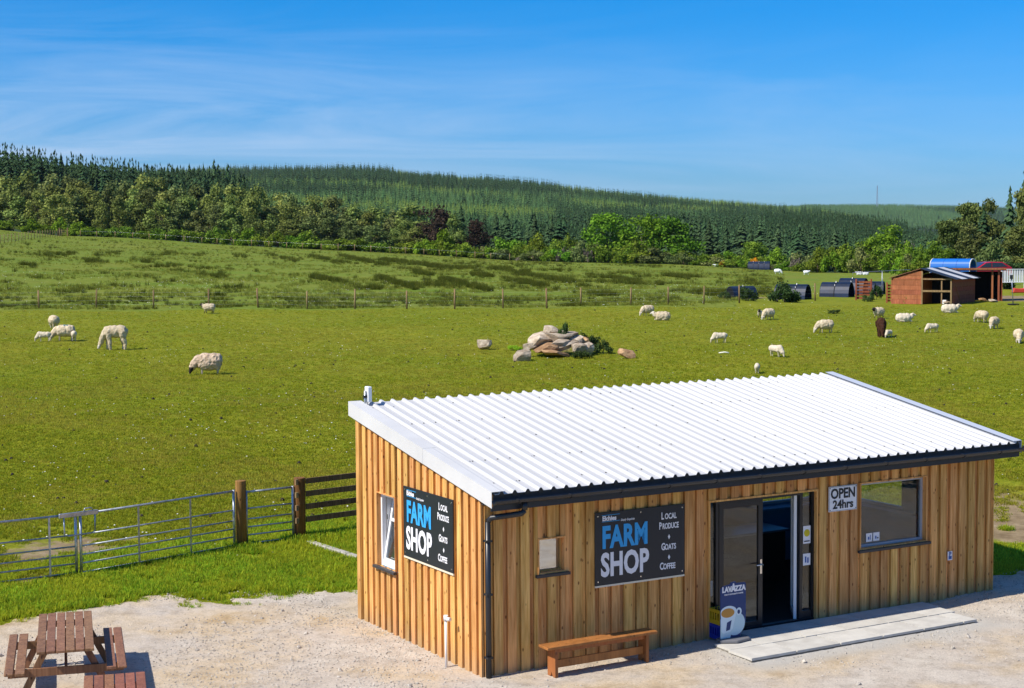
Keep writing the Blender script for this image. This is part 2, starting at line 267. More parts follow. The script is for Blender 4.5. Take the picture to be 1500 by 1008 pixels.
# ground material: field grass, worn soil by attribute
def ground_mat():
    m = bpy.data.materials.new('pasture_ground'); m.use_nodes = True; nt = m.node_tree; b = nt.nodes['Principled BSDF']; b.inputs['Roughness'].default_value = .95; b.inputs['Specular IOR Level'].default_value = .1
    tc = N(nt, 'ShaderNodeTexCoord')
    def noise(scale, detail=4, rough=.6, st=(1, 1, 1), loc=(0, 0, 0)):
        mp = N(nt, 'ShaderNodeMapping'); mp.inputs['Scale'].default_value = st; mp.inputs['Location'].default_value = loc
        n = N(nt, 'ShaderNodeTexNoise'); n.inputs['Scale'].default_value = scale; n.inputs['Detail'].default_value = detail; n.inputs['Roughness'].default_value = rough
        wire(nt, [(tc.outputs['Object'], mp.inputs[0]), (mp.outputs[0], n.inputs['Vector'])]); return n.outputs['Fac']
    def ramp(fac, stops):
        r = N(nt, 'ShaderNodeValToRGB'); el = r.color_ramp.elements
        el[0].position, el[0].color = stops[0][0], (*stops[0][1], 1); el[1].position, el[1].color = stops[-1][0], (*stops[-1][1], 1)
        for p, c in stops[1:-1]: e = el.new(p); e.color = (*c, 1)
        wire(nt, [(fac, r.inputs[0])]); return r.outputs[0]
    def mix(f, a, b_, bt='MIX'):
        x = N(nt, 'ShaderNodeMix', data_type='RGBA', blend_type=bt)
        if isinstance(f, float): x.inputs['Factor'].default_value = f
        else: wire(nt, [(f, x.inputs['Factor'])])
        wire(nt, [(a, x.inputs['A']), (b_, x.inputs['B'])]); return x.outputs['Result']
    # grazed field: yellow green sward of blades with thatch and dark gaps
    fine = noise(5, 7, .8); midn = noise(.9, 5, .65); big = noise(.09, 3, .5)
    graze = ramp(fine, [(.30, (.06, .065, .004)), (.42, (.145, .165, .008)), (.56, (.20, .215, .012)), (.72, (.33, .33, .05))])
    tonal = ramp(midn, [(.3, (.72, .80, .6)), (.5, (1, 1, 1)), (.7, (1.18, 1.08, 1.1))])
    tb = ramp(big, [(.3, (.86, .95, .8)), (.7, (1.1, 1.04, 1.1))])
    graze = mix(1.0, mix(1.0, graze, tonal, 'MULTIPLY'), tb, 'MULTIPLY')
    # rough upper pasture: greener, with rank tufts
    uf = noise(1.6, 8, .8, (1, .6, 1)); ub = noise(.12, 4, .6, (.6, 1.3, 1))
    up = ramp(uf, [(.30, (.07, .09, .007)), (.43, (.13, .165, .014)), (.58, (.175, .205, .028)), (.74, (.30, .30, .09))])
    up = mix(1.0, up, ramp(ub, [(.3, (.8, 1.0, .75)), (.55, (1, 1, 1)), (.72, (1.18, 1.05, 1.25))]), 'MULTIPLY')
    forest = ramp(noise(.02, 4), [(.3, (.02, .035, .016)), (.7, (.05, .075, .035))])
    soil = ramp(noise(2.5, 7, .7), [(.3, (.15, .105, .055)), (.6, (.29, .22, .13)), (.8, (.40, .32, .22))])
    A = lambda n: N(nt, 'ShaderNodeAttribute', attribute_name=n).outputs['Fac']
    c = mix(A('upper'), graze, up); c = mix(A('forest'), c, forest)
    sw = N(nt, 'ShaderNodeMath', operation='ADD'); wire(nt, [(A('soil'), sw.inputs[0]), (noise(3.2, 6, .7), sw.inputs[1])])
    sr = N(nt, 'ShaderNodeMapRange'); sr.inputs['From Min'].default_value = .93; sr.inputs['From Max'].default_value = 1.16; wire(nt, [(sw.outputs[0], sr.inputs['Value'])])
    c = mix(sr.outputs[0], c, soil)
    wire(nt, [(c, b.inputs['Base Color'])])
    bp = N(nt, 'ShaderNodeBump'); bp.inputs['Strength'].default_value = .6; bp.inputs['Distance'].default_value = .03
    wire(nt, [(noise(13, 5, .8), bp.inputs['Height']), (bp.outputs[0], b.inputs['Normal'])])
    return m
M_GROUND = ground_mat()
def gravel_mat():
    m = bpy.data.materials.new('sandy_gravel'); m.use_nodes = True; nt = m.node_tree; b = nt.nodes['Principled BSDF']; b.inputs['Roughness'].default_value = .92; b.inputs['Specular IOR Level'].default_value = .15
    tc = N(nt, 'ShaderNodeTexCoord')
    def nz(s, d=4, r=.6):
        n = N(nt, 'ShaderNodeTexNoise'); n.inputs['Scale'].default_value = s; n.inputs['Detail'].default_value = d; n.inputs['Roughness'].default_value = r; wire(nt, [(tc.outputs['Object'], n.inputs['Vector'])]); return n.outputs['Fac']
    def ramp(fac, stops):
        r = N(nt, 'ShaderNodeValToRGB'); el = r.color_ramp.elements
        el[0].position, el[0].color = stops[0][0], (*stops[0][1], 1); el[1].position, el[1].color = stops[-1][0], (*stops[-1][1], 1)
        for p, c in stops[1:-1]: e = el.new(p); e.color = (*c, 1)
        wire(nt, [(fac, r.inputs[0])]); return r.outputs[0]
    def mul(a, c):
        x = N(nt, 'ShaderNodeMix', data_type='RGBA', blend_type='MULTIPLY'); x.inputs['Factor'].default_value = 1; wire(nt, [(a, x.inputs['A']), (c, x.inputs['B'])]); return x.outputs['Result']
    base = ramp(nz(.55, 6, .62), [(.30, (.44, .32, .18)), (.42, (.54, .44, .315)), (.55, (.50, .435, .36)), (.66, (.56, .50, .42)), (.78, (.46, .42, .37))])
    grit = ramp(nz(26, 5, .8), [(.30, (.55, .55, .55)), (.45, (.95, .95, .95)), (.7, (1.15, 1.15, 1.15))])
    mott = ramp(nz(3.2, 5, .7), [(.3, (.76, .74, .72)), (.5, (1, 1, 1)), (.65, (1.08, 1.08, 1.08))])
    c = mul(mul(base, grit), mott)
    at = N(nt, 'ShaderNodeAttribute', attribute_name='cement'); x = N(nt, 'ShaderNodeMix', data_type='RGBA'); x.inputs['B'].default_value = (.46, .44, .40, 1)
    wire(nt, [(at.outputs['Fac'], x.inputs['Factor']), (c, x.inputs['A']), (x.outputs['Result'], b.inputs['Base Color'])])
    bp = N(nt, 'ShaderNodeBump'); bp.inputs['Strength'].default_value = .8; bp.inputs['Distance'].default_value = .02
    wire(nt, [(nz(30, 5, .8), bp.inputs['Height']), (bp.outputs[0], b.inputs['Normal'])])
    return m
M_GRAV = gravel_mat()

# ---------------------------------------------------------------- object helpers
def link(o, parent=None):
    COL.objects.link(o)
    if parent: o.parent = parent
    return o
def tag(o, label=None, cat=None, group=None, kind=None):
    for k, v in (('label', label), ('category', cat), ('group', group), ('kind', kind)):
        if v: o[k] = v
    return o
def empty(name, loc, rz=0, label=None, cat=None, group=None):
    o = bpy.data.objects.new(name, None); o.location = loc; o.rotation_euler = (0, 0, rz); o.empty_display_size = .2
    return tag(link(o), label, cat, group)
def mesh_np(name, V, Fc, m, parent=None, smooth_=False, attrs=None, loc=None):
    "V (n,3), Fc (m,k) equal-sized faces"
    V = np.asarray(V, np.float32); Fc = np.asarray(Fc, np.int32); me = bpy.data.meshes.new(name)
    me.vertices.add(len(V)); me.vertices.foreach_set('co', V.ravel()); k = Fc.shape[1]
    me.loops.add(Fc.size); me.loops.foreach_set('vertex_index', Fc.ravel())
    me.polygons.add(len(Fc)); me.polygons.foreach_set('loop_start', np.arange(0, Fc.size, k, dtype=np.int32))
    me.polygons.foreach_set('use_smooth', np.full(len(Fc), bool(smooth_)))
    for n, (dom, val) in (attrs or {}).items():
        a = me.attributes.new(n, 'FLOAT', dom); a.data.foreach_set('value', np.asarray(val, np.float32))
    me.update(); me.validate(); me.materials.append(m)
    o = bpy.data.objects.new(name, me)
    if loc is not None: o.location = loc
    return link(o, parent)
class MB:
    "collects boxes, tubes and prisms"
    def __init__(s): s.bm = bmesh.new()
    def box(s, x0, x1, y0, y1, z0, z1):
        v = [s.bm.verts.new(p) for p in ((x0, y0, z0), (x1, y0, z0), (x1, y1, z0), (x0, y1, z0), (x0, y0, z1), (x1, y0, z1), (x1, y1, z1), (x0, y1, z1))]
        for f in ((0, 3, 2, 1), (4, 5, 6, 7), (0, 1, 5, 4), (1, 2, 6, 5), (2, 3, 7, 6), (3, 0, 4, 7)): s.bm.faces.new([v[i] for i in f])
        return s
    def prism(s, pts, ax, a, b):
        "outline pts extruded along axis ax from a to b"
        def P(p, t):
            q = list(p); q.insert(ax, t); return q
        A = [s.bm.verts.new(P(p, a)) for p in pts]; B = [s.bm.verts.new(P(p, b)) for p in pts]; n = len(pts)
        s.bm.faces.new(A); s.bm.faces.new(B[::-1])
        for i in range(n): s.bm.faces.new((A[i], B[i], B[(i+1) % n], A[(i+1) % n]))
        return s
    def bar(s, p, q, w, t, up=(0, 0, 1)):
        "rectangular bar from p to q: w sideways, t along up"
        p = Vector(p); q = Vector(q); d = (q-p).normalized(); sd = d.cross(Vector(up)).normalized(); u = sd.cross(d)
        vs = [s.bm.verts.new(c+sd*(i*w/2)+u*(j*t/2)) for c in (p, q) for i, j in ((-1, -1), (1, -1), (1, 1), (-1, 1))]
        for f in ((0, 1, 2, 3), (7, 6, 5, 4), (0, 4, 5, 1), (1, 5, 6, 2), (2, 6, 7, 3), (3, 7, 4, 0)): s.bm.faces.new([vs[i] for i in f])
        return s
    def tube(s, path, r, n=8, r2=None, cap=True):
        path = [Vector(p) for p in path]; rings = []; L = len(path)
        for i, p in enumerate(path):
            d = (path[min(i+1, L-1)]-path[max(i-1, 0)]).normalized(); a = d.cross(Vector((0, 0, 1))) if abs(d.z) < .95 else d.cross(Vector((1, 0, 0))); a.normalize(); b = d.cross(a)
            rr = r if r2 is None else r+(r2-r)*i/(L-1)
            rings.append([s.bm.verts.new(p+(a*math.cos(2*math.pi*k/n)+b*math.sin(2*math.pi*k/n))*rr) for k in range(n)])
        for A, B in zip(rings, rings[1:]):
            for k in range(n):
                f = s.bm.faces.new((A[k], A[(k+1) % n], B[(k+1) % n], B[k])); f.smooth = True
        if cap: s.bm.faces.new(rings[0][::-1]); s.bm.faces.new(rings[-1])
        return s
    def build(s, name, m, parent=None, bevel=0, loc=None, rot=None, scale=None):
        bmesh.ops.recalc_face_normals(s.bm, faces=s.bm.faces)
        if bevel: bmesh.ops.bevel(s.bm, geom=list(s.bm.edges), offset=bevel, segments=1, affect='EDGES')
        me = bpy.data.meshes.new(name); s.bm.to_mesh(me); s.bm.free(); me.materials.append(m)
        o = bpy.data.objects.new(name, me)
        if loc is not None: o.location = loc
        if rot is not None: o.rotation_euler = rot
        return link(o, parent)
def inst(name, me, parent=None, loc=(0, 0, 0), rot=(0, 0, 0), sc=(1, 1, 1)):
    o = bpy.data.objects.new(name, me); o.location = loc; o.rotation_euler = rot; o.scale = sc if hasattr(sc, '__len__') else (sc, sc, sc)
    return link(o, parent)
BOXES = {}
def boxi(name, m, parent, x0, x1, y0, y1, z0, z1, bevel=0.0):
    "one box part with its origin at its low corner; alike boxes share a mesh"
    key = (m.name, round(x1-x0, 4), round(y1-y0, 4), round(z1-z0, 4), bevel)
    if key not in BOXES:
        o = MB().box(0, x1-x0, 0, y1-y0, 0, z1-z0).build(name, m, parent, bevel, (x0, y0, z0)); BOXES[key] = o.data; return o
    return inst(name, BOXES[key], parent, (x0, y0, z0))
def copy_thing(o, loc=None, rz=None, sc=None, label=None, group=None):
    c = o.copy(); COL.objects.link(c)
    if loc is not None: c.location = loc
    if rz is not None: c.rotation_euler = (0, 0, rz)
    if sc is not None: c.scale = (sc, sc, sc) if not hasattr(sc, '__len__') else sc
    if label: c['label'] = label
    if group: c['group'] = group
    for ch in o.children:
        d = ch.copy(); COL.objects.link(d); d.parent = c
        for g in ch.children:
            e = g.copy(); COL.objects.link(e); e.parent = d
    return c
def scatter(name, P, rot, sc, pid, protos, m_=None):
    "one mass of instances at points P (never countable things)"
    me = bpy.data.meshes.new(name); me.vertices.add(len(P)); me.vertices.foreach_set('co', np.asarray(P, np.float32).ravel())
    a = me.attributes.new('rot', 'FLOAT_VECTOR', 'POINT'); a.data.foreach_set('vector', np.asarray(rot, np.float32).ravel())
    a = me.attributes.new('sc', 'FLOAT_VECTOR', 'POINT'); a.data.foreach_set('vector', np.asarray(sc, np.float32).ravel())
    a = me.attributes.new('pid', 'INT', 'POINT'); a.data.foreach_set('value', np.asarray(pid, np.int32))
    o = link(bpy.data.objects.new(name, me)); o['kind'] = 'stuff'
    g = bpy.data.node_groups.new(name, 'GeometryNodeTree'); g.interface.new_socket('Geometry', in_out='INPUT', socket_type='NodeSocketGeometry'); g.interface.new_socket('Geometry', in_out='OUTPUT', socket_type='NodeSocketGeometry')
    gi = g.nodes.new('NodeGroupInput'); go = g.nodes.new('NodeGroupOutput'); jn = g.nodes.new('GeometryNodeJoinGeometry')
    def attr(n, t):
        x = g.nodes.new('GeometryNodeInputNamedAttribute'); x.data_type = t; x.inputs['Name'].default_value = n; return x.outputs['Attribute']
    ar, asc, ap = attr('rot', 'FLOAT_VECTOR'), attr('sc', 'FLOAT_VECTOR'), attr('pid', 'INT')
    for k, pr in enumerate(protos):
        ip = g.nodes.new('GeometryNodeInstanceOnPoints'); oi = g.nodes.new('GeometryNodeObjectInfo'); oi.inputs['Object'].default_value = pr; oi.inputs['As Instance'].default_value = True
        cm = g.nodes.new('FunctionNodeCompare'); cm.data_type = 'INT'; cm.operation = 'EQUAL'; cm.inputs['B'].default_value = 0
        for s in cm.inputs:
            if s.name == 'B' and s.type == 'INT': s.default_value = k
            if s.name == 'A' and s.type == 'INT': g.links.new(ap, s)
        g.links.new(gi.outputs[0], ip.inputs['Points']); g.links.new(cm.outputs[0], ip.inputs['Selection']); g.links.new(oi.outputs['Geometry'], ip.inputs['Instance'])
        g.links.new(ar, ip.inputs['Rotation']); g.links.new(asc, ip.inputs['Scale']); g.links.new(ip.outputs[0], jn.inputs[0])
    g.links.new(jn.outputs[0], go.inputs[0])
    md = o.modifiers.new('scatter', 'NODES'); md.node_group = g
    return o

# ---------------------------------------------------------------- the ground
az = np.concatenate([np.radians(np.arange(-180, -23, 4.)), np.radians(np.arange(-22, 22.01, .16)), np.radians(np.arange(24, 181, 4.))]); az[0] = -math.pi; az[-1] = math.pi
rad = np.concatenate([[0.01, 5, 10, 15], np.geomspace(18, 900, 420), np.geomspace(920, 5000, 70)])
AZ, RA = np.meshgrid(az, rad); X = RA*np.sin(AZ); Y = RA*np.cos(AZ); Z = height(X, Y)
uu = (X-BX)*U[0]+(Y-BY)*U[1]; nn = (X-BX)*NV[0]+(Y-BY)*NV[1]
Z = np.where((uu > .1) & (uu < 10.4) & (nn > .1) & (nn < 4.2), Z-.25, Z)
nr, nc = X.shape; idx = np.arange(nr*nc).reshape(nr, nc)
Fg = np.stack([idx[:-1, :-1], idx[:-1, 1:], idx[1:, 1:], idx[1:, :-1]], -1).reshape(-1, 4)
AC = np.tan(np.clip(AZ, -.42, .42)); DD = RA*np.cos(np.clip(AZ, -.42, .42)); EDm = aY(AC, EDGE_X, EDGE_D)
FENCE_Y = 97.5
upper = smooth(FENCE_Y-.4, FENCE_Y+.4, DD)*(AC < .142)+smooth(118, 140, DD)*(AC >= .142)
forest = smooth(4, 12, DD-EDm)
soil = np.zeros_like(X)
def blob(cx, cy, r, s=1., st=1.0, ang=0.):
    dx, dy = X-cx, Y-cy; a, b = dx*math.cos(ang)+dy*math.sin(ang), (-dx*math.sin(ang)+dy*math.cos(ang))*st
    return s*np.clip(1.25-np.hypot(a, b)/r, 0, 1)
pL = ground_at(95, 805); pL2 = ground_at(40, 845); pR = ground_at(1480, 760); pR2 = ground_at(1520, 700)
soil = np.maximum.reduce([blob(pL.x, pL.y, 2.6, .66, 1.6, .7), blob(pL2.x, pL2.y, 1.8, .66, 1.6, .7), blob(pR.x, pR.y, 3.0, .95, 1.2), blob(ground_at(1490, 785).x, ground_at(1490, 785).y, 1.6, .8), blob(ground_at(1475, 730).x, ground_at(1475, 730).y, 1.6, .62), blob(ground_at(170, 850).x, ground_at(170, 850).y, .9, .5, 2),
                          blob(ground_at(1480, 438).x, ground_at(1480, 438).y, 4.2, 1.0, .6), blob(ground_at(1110, 436).x, ground_at(1110, 436).y, 1.6, .62, .5), blob(ground_at(1150, 436).x, ground_at(1150, 436).y, 1.2, .6, .5), blob(ground_at(830, 512).x, ground_at(830, 512).y, 2.0, .6, .6)])
g = mesh_np('ground', np.stack([X, Y, Z], -1).reshape(-1, 3), Fg, M_GROUND, smooth_=True, attrs={'upper': ('POINT', upper.ravel()), 'forest': ('POINT', forest.ravel()), 'soil': ('POINT', soil.ravel())})
tag(g, kind='structure')

# the yard of sandy gravel, with a ragged edge against the grass
def fnoise(x, y, s, seed=0):
    "cheap value noise on arrays"
    xs, ys = x*s+seed*17.3, y*s+seed*9.1; xi, yi = np.floor(xs), np.floor(ys); xf, yf = xs-xi, ys-yi
    h = lambda a, b: np.mod(np.sin(a*127.1+b*311.7+seed)*43758.5453, 1.0)
    wx, wy = xf*xf*(3-2*xf), yf*yf*(3-2*yf)
    return (h(xi, yi)*(1-wx)+h(xi+1, yi)*wx)*(1-wy)+(h(xi, yi+1)*(1-wx)+h(xi+1, yi+1)*wx)*wy
def fbm(x, y, s, o=4, seed=0): return sum(fnoise(x, y, s*2**k, seed+k)*.5**k for k in range(o))/sum(.5**k for k in range(o))
def yard_sd(x, y):
    "positive inside the yard"
    u = (x-BX)*U[0]+(y-BY)*U[1]; n = (x-BX)*NV[0]+(y-BY)*NV[1]
    lim = np.interp(u, [-6, -3.5, -1.6, -.3, 3.2, 3.6, 10.2, 10.9, 14, 20], [7.0, 6.9, 6.6, 6.45, 6.35, 1.0, 1.0, 1.0, .6, .2])
    d = lim-n
    d = np.where((u > .2) & (u < 10.3) & (n < 4.1), 5, d)
    return d+(fbm(x, y, .9, 5, 3)-.5)*1.5+(fbm(x, y, 4., 4, 13)-.5)*.55
def yard_z(x, y):
    u = (x-BX)*U[0]+(y-BY)*U[1]; n = (x-BX)*NV[0]+(y-BY)*NV[1]
    ramp = smooth(3.0, 4.0, u)*smooth(-1.9, -1.0, n)*(.022+.05*smooth(8.9, 10, u))
    return np.where(n < 4.2, 0.05, height(x, y))+.014+ramp+(fbm(x, y, .8, 3, 5)-.5)*.02
def YZ(x, y): return float(yard_z(np.array(x), np.array(y)))
xs = np.concatenate([np.arange(-30, -9, .7), np.arange(-9, 14.5, .045), np.arange(14.6, 32, .7)]); ys = np.concatenate([np.arange(9, 21, .6), np.arange(21.2, 31.2, .045), np.arange(31.3, 40, .7)])
X, Y = np.meshgrid(xs, ys); sdv = yard_sd(X, Y); Z = yard_z(X, Y)+(rng.random(X.shape)-.5)*.008-.10*smooth(.25, -.05, sdv)
uu = (X-BX)*U[0]+(Y-BY)*U[1]; nn = (X-BX)*NV[0]+(Y-BY)*NV[1]
inside = (uu > .12) & (uu < 10.38) & (nn > .12) & (nn < 4.15)
nr, nc = X.shape; idx = np.arange(nr*nc).reshape(nr, nc); keep = (sdv[:-1, :-1] > -.05) & ~inside[:-1, :-1] & ~inside[1:, 1:] & ~inside[:-1, 1:] & ~inside[1:, :-1]
Fy = np.stack([idx[:-1, :-1], idx[:-1, 1:], idx[1:, 1:], idx[1:, :-1]], -1)[keep]
used = np.unique(Fy); mapi = np.zeros(nr*nc, int); mapi[used] = np.arange(len(used))
cem = (smooth(-2.6+.5*fbm(X, Y, 1, 3, 2), -1.6, nn)*smooth(3.3, 4.0, uu)*(1-smooth(8.5, 9.6, uu)))*.9
yd = mesh_np('gravel_yard', np.stack([X, Y, Z], -1).reshape(-1, 3)[used], mapi[Fy], M_GRAV, smooth_=True, attrs={'cement': ('POINT', cem.ravel()[used])}); tag(yd, kind='structure')
del X, Y, Z

# ---------------------------------------------------------------- the shop
L, D, OF, OB, OR_, ZF, SL = 10.5, 4.27, .47, .28, .31, 2.86, .1795
def zroof(n): return ZF+SL*(n+OF)
shop = empty('farm_shop', (BX, BY, 0), TH, 'single storey timber clad shop with a white ribbed monopitch roof on the gravel yard', 'shop')
T = .05                                           # cladding zone outside the wall sheet
# wall sheets (dark membrane behind the boards), with openings
def holes_wall(name, axis, pos, th, a0, a1, z0, ztop, holes, m):
    "wall sheet in strips round its openings; ztop(a)"
    cuts = sorted({a0, a1, *[h[0] for h in holes], *[h[1] for h in holes]})
    mb = MB()
    for s, e in zip(cuts, cuts[1:]):
        mid = (s+e)/2; hs_ = sorted([(h[2], h[3]) for h in holes if h[0] < mid < h[1]])
        z = z0
        segs = []
        for b, t in hs_: segs.append((z, b)); z = t
        segs.append((z, None))
        for b, t in segs:
            ts, te = (ztop(s), ztop(e)) if t is None else (t, t)
            if min(ts, te)-b < .002: continue
            if axis == 'x': mb.prism([(s, b), (e, b), (e, te), (s, ts)], 1, pos, pos+th)
            else: mb.prism([(s, b), (e, b), (e, te), (s, ts)], 0, pos, pos+th)
    return mb.build(name, m, shop)
DOOR = (4.13, 6.42, .10, 2.34); WINR = (7.36, 8.93, 1.20, 2.37); WINS = (.92, 1.41, 1.50, 2.05)
WINB = (7.9, 10.0, 1.27, 2.2)
WSIDE = (2.85, 3.56, 1.13, 2.37); WRIGHT = (2.05, 3.75, 1.32, 2.3)
zt_ = lambda n: zroof(n)-.10
M_MEMB = mat('dark_wall_sheet', (.10, .055, .03), .8, .1)
holes_wall('wall', 'x', .004, .10, 0.004, L-.004, -.05, lambda a: zt_(0)-.05, [DOOR, WINR, WINS], M_MEMB)
holes_wall('wall', 'x', D-.10, .10, 0.006, L-.006, -.05, lambda a: zt_(D)-.02, [WINB], M_INW)
holes_wall('wall', 'y', .006, .10, .106, D-.102, -.05, zt_, [WSIDE], M_INW)
holes_wall('wall', 'y', L-.106, .10, .106, D-.102, -.05, zt_, [WRIGHT], M_INW)
# boards: wide ones proud, narrow ones recessed between them
def clad(axis, face, sign, a0, a1, pitch, wide, zb, ztopf, holes, tilt=False):
    """axis: 'x' front/back (face = y), 'y' gables (face = x); sign = outward direction"""
    n = int(round((a1-a0)/pitch)); p = (a1-a0)/n
    for k in range(n+1):
        for kind in (0, 1):
            s = a0+k*p-(wide/2 if kind == 0 else -wide/2+.0); e = s+(wide if kind == 0 else p-wide)
            s, e = max(s, a0), min(e, a1)
            if e-s < .02: continue
            off = (.020, .057) if kind == 0 else (.0, .018)
            if kind == 1: s -= .0; e += .0
            spans = [(s, e)]
            for h in holes:                         # a jamb runs through the board: split it lengthways
                for c in (h[0], h[1]):
                    spans = [q for a, b in spans for q in ([(a, c), (c, b)] if a+.004 < c < b-.004 else [(a, b)])]
            for a, b in spans:
                if b-a < .012: continue
                mid = (a+b)/2; z = zb+random.uniform(-.012, .012) if kind == 0 else zb
                segs = []
                for h in sorted([h for h in holes if h[0] < mid < h[1]], key=lambda h: h[2]): segs.append((z, h[2])); z = h[3]
                segs.append((z, None))
                for z0, z1 in segs:
                    ta, tb_ = (ztopf(a), ztopf(b)) if z1 is None else (z1, z1)
                    if min(ta, tb_)-z0 < .02: continue
                    o0, o1 = sorted((face+sign*off[0], face+sign*off[1]))
                    g_ = .0015
                    if abs(ta-tb_) < 1e-6 and axis == 'x':
                        boxi('board', M_LARCH, shop, a+g_, b-g_, o0, o1, z0, ta)
                    else:
                        w_ = b-a-2*g_
                        mb = MB().prism([(0, 0), (w_, 0), (w_, tb_-z0), (0, ta-z0)], 1 if axis == 'x' else 0, 0, o1-o0)
                        mb.build('board', M_LARCH, shop, 0, (a+g_, o0, z0) if axis == 'x' else (o0, a+g_, z0))
grow = lambda h, g_=.0: (h[0]-g_, h[1]+g_, h[2]-g_, h[3]+g_)
clad('x', 0, -1, .0, L, .2335, .15, .03, lambda a: zroof(-.046)-.16, [DOOR, WINR, WINS])
clad('y', 0, -1, -.046, D, .2245, .138, -.06, lambda n: zroof(n)-.13, [WSIDE])
clad('y', L, 1, -.046, D, .2245, .138, -.02, lambda n: zroof(n)-.13, [WRIGHT])
clad('x', D, 1, .0, L, .2335, .15, .03, lambda a: zroof(D)-.13, [WINB])
boxi('corner_board', M_LARCH, shop, -.073, -.058, D-.06, D+.07, -.05, zroof(D)-.14)
boxi('corner_board', M_LARCH, shop, L+.058, L+.073, -.075, .05, 0, zroof(0)-.16)
# roof: ribbed sheets
pitch = .222; x_l, x_r = -.19, L+OR_-.02; n0, n1 = -OF, D+OB
def rib_profile(xa, xb):
    pts = []; x = xa
    prof = [(0, 0), (.07, 0), (.098, .042), (.130, .042), (.158, 0), (pitch, 0)]
    k = 0
    while xa+k*pitch < xb-.001:
        for dx, dz in prof[:-1]:
            if xa+k*pitch+dx < xb: pts.append((xa+k*pitch+dx, dz))
        k += 1
    pts.append((xb, 0)); return pts
x = -.05; ks = 0
while x < x_r-.05:
    xe = min(x+5*pitch, x_r); pr = rib_profile(x, xe); lift = .0015*(ks % 2)
    V = [(a, b, zroof(b)+dz+lift-t) for t in (0, .006) for b in (n0, n1) for a, dz in pr]; m_ = len(pr); Fs = []
    for i in range(m_-1):
        Fs += [(i, i+1, m_+i+1, m_+i), (2*m_+i, 3*m_+i, 3*m_+i+1, 2*m_+i+1), (i, 2*m_+i, 2*m_+i+1, i+1), (m_+i, m_+i+1, 3*m_+i+1, 3*m_+i)]
    mesh_np('roof_sheet', V, Fs, M_ROOF, shop); x = xe; ks += 1
mb = MB()
for k in range(49):
    for b in (.0, 1.05, 2.1, 3.15, 4.2):
        if random.random() < .75:
            x = -.05+k*pitch+random.choice([.02, .19]); z = zroof(b)
            mb.box(x-.009, x+.009, b-.009, b+.009, z, z+.012)
mb.build('roof_screws', M_SILL, shop)['kind'] = 'stuff'
roofq = lambda x0, x1, y0, y1, dz0, dz1: [(x0, y0, zroof(y0)+dz0), (x1, y0, zroof(y0)+dz0), (x1, y1, zroof(y1)+dz0), (x0, y1, zroof(y1)+dz0), (x0, y0, zroof(y0)+dz1), (x1, y0, zroof(y0)+dz1), (x1, y1, zroof(y1)+dz1), (x0, y1, zroof(y1)+dz1)]
BF = ((0, 3, 2, 1), (4, 5, 6, 7), (0, 1, 5, 4), (1, 2, 6, 5), (2, 3, 7, 6), (3, 0, 4, 7))
def slab(name, m, *a): return mesh_np(name, roofq(*a), BF, m, shop)
for ya, yb, l in ((n0, 1.75, .0), (1.73, n1, .003)):           # left verge flashing in two lengths
    slab('verge_flashing', M_FLASH, -.10-l, .13+l, ya, yb, .036+l, .041+l)
    slab('verge_flashing', M_FLASH, -.105-l, -.10-l, ya, yb, -.20, .041+l)
slab('verge_flashing', M_FLASHB, x_r-.16, x_r+.03, n0, n1, .042, .047)
slab('verge_flashing', M_FLASHB, x_r+.03, x_r+.035, n0, n1, -.18, .047)
slab('roof_deck', M_MEMB, -.06, x_r-.02, n0+.05, n1-.03, -.10, -.012)
slab('barge_board', M_LARCH, -.093, -.065, n0+.03, n1-.02, -.19, -.012)
boxi('ridge_trim', M_FLASH, shop, -.10, x_r, n1+.004, n1+.012, zroof(n1)-.16, zroof(n1)+.0)
# rib fillers, fascia, gutter
mb = MB()
for k in range(49):
    x0 = -.05+k*pitch
    if x0+.17 < x_r: mb.prism([(x0+.076, -.03), (x0+.101, .032), (x0+.134, .032), (x0+.159, -.03)], 1, n0+.004, n0+.03)
mb.build('rib_filler', M_BLACK, shop, loc=(0, 0, ZF))['kind'] = 'stuff'
boxi('fascia_board', M_FASC, shop, -.09, x_r+.02, n0+.035, n0+.06, ZF-.25, ZF-.014)
boxi('soffit', M_FASC, shop, -.055, x_r, n0+.062, -.060, ZF-.20, ZF-.185)
seg = [(-OF-.005+.06*math.cos(t), .06*math.sin(t)) for t in np.linspace(math.pi, 2*math.pi, 9)]
prof = [(a-.052, b) for a, b in seg]; inn = [(-OF-.057+.052*math.cos(t), .052*math.sin(t)+.002) for t in np.linspace(2*math.pi, math.pi, 9)]
MB().prism(prof+inn, 0, -.10, x_r+.06).build('gutter', M_BLACK, shop, loc=(0, 0, ZF-.085))
mb = MB()
for k in range(12): mb.prism([(p[0]*1.0, p[1]-.004) for p in [(-OF-.057+.068*math.cos(t), .068*math.sin(t)) for t in np.linspace(math.pi, 2*math.pi, 7)]], 0, .3+k*.9, .33+k*.9)
for k in range(12): pass
mb.build('gutter_brackets', M_BLACK, shop, loc=(0, 0, ZF-.085))['kind'] = 'stuff'
boxi('gutter_end', M_BLACK, shop, x_r+.062, x_r+.10, n0-.12, n0, ZF-.16, ZF-.05)
MB().tube([(.42, n0-.05, ZF-.15), (.42, n0-.05, ZF-.26)], .044).tube([(.42, n0-.05, ZF-.26), (.38, n0-.03, ZF-.31), (.08, -.13, ZF-.40), (.03, -.106, ZF-.46)], .044).tube([(.03, -.106, ZF-.46), (.03, -.106, .02)], .044).build('downpipe', M_BLACK, shop)
for z in (.35, 1.3, 2.1): boxi('pipe_clip', M_BLACK, shop, -.02, .08, -.155, -.058, z, z+.03)
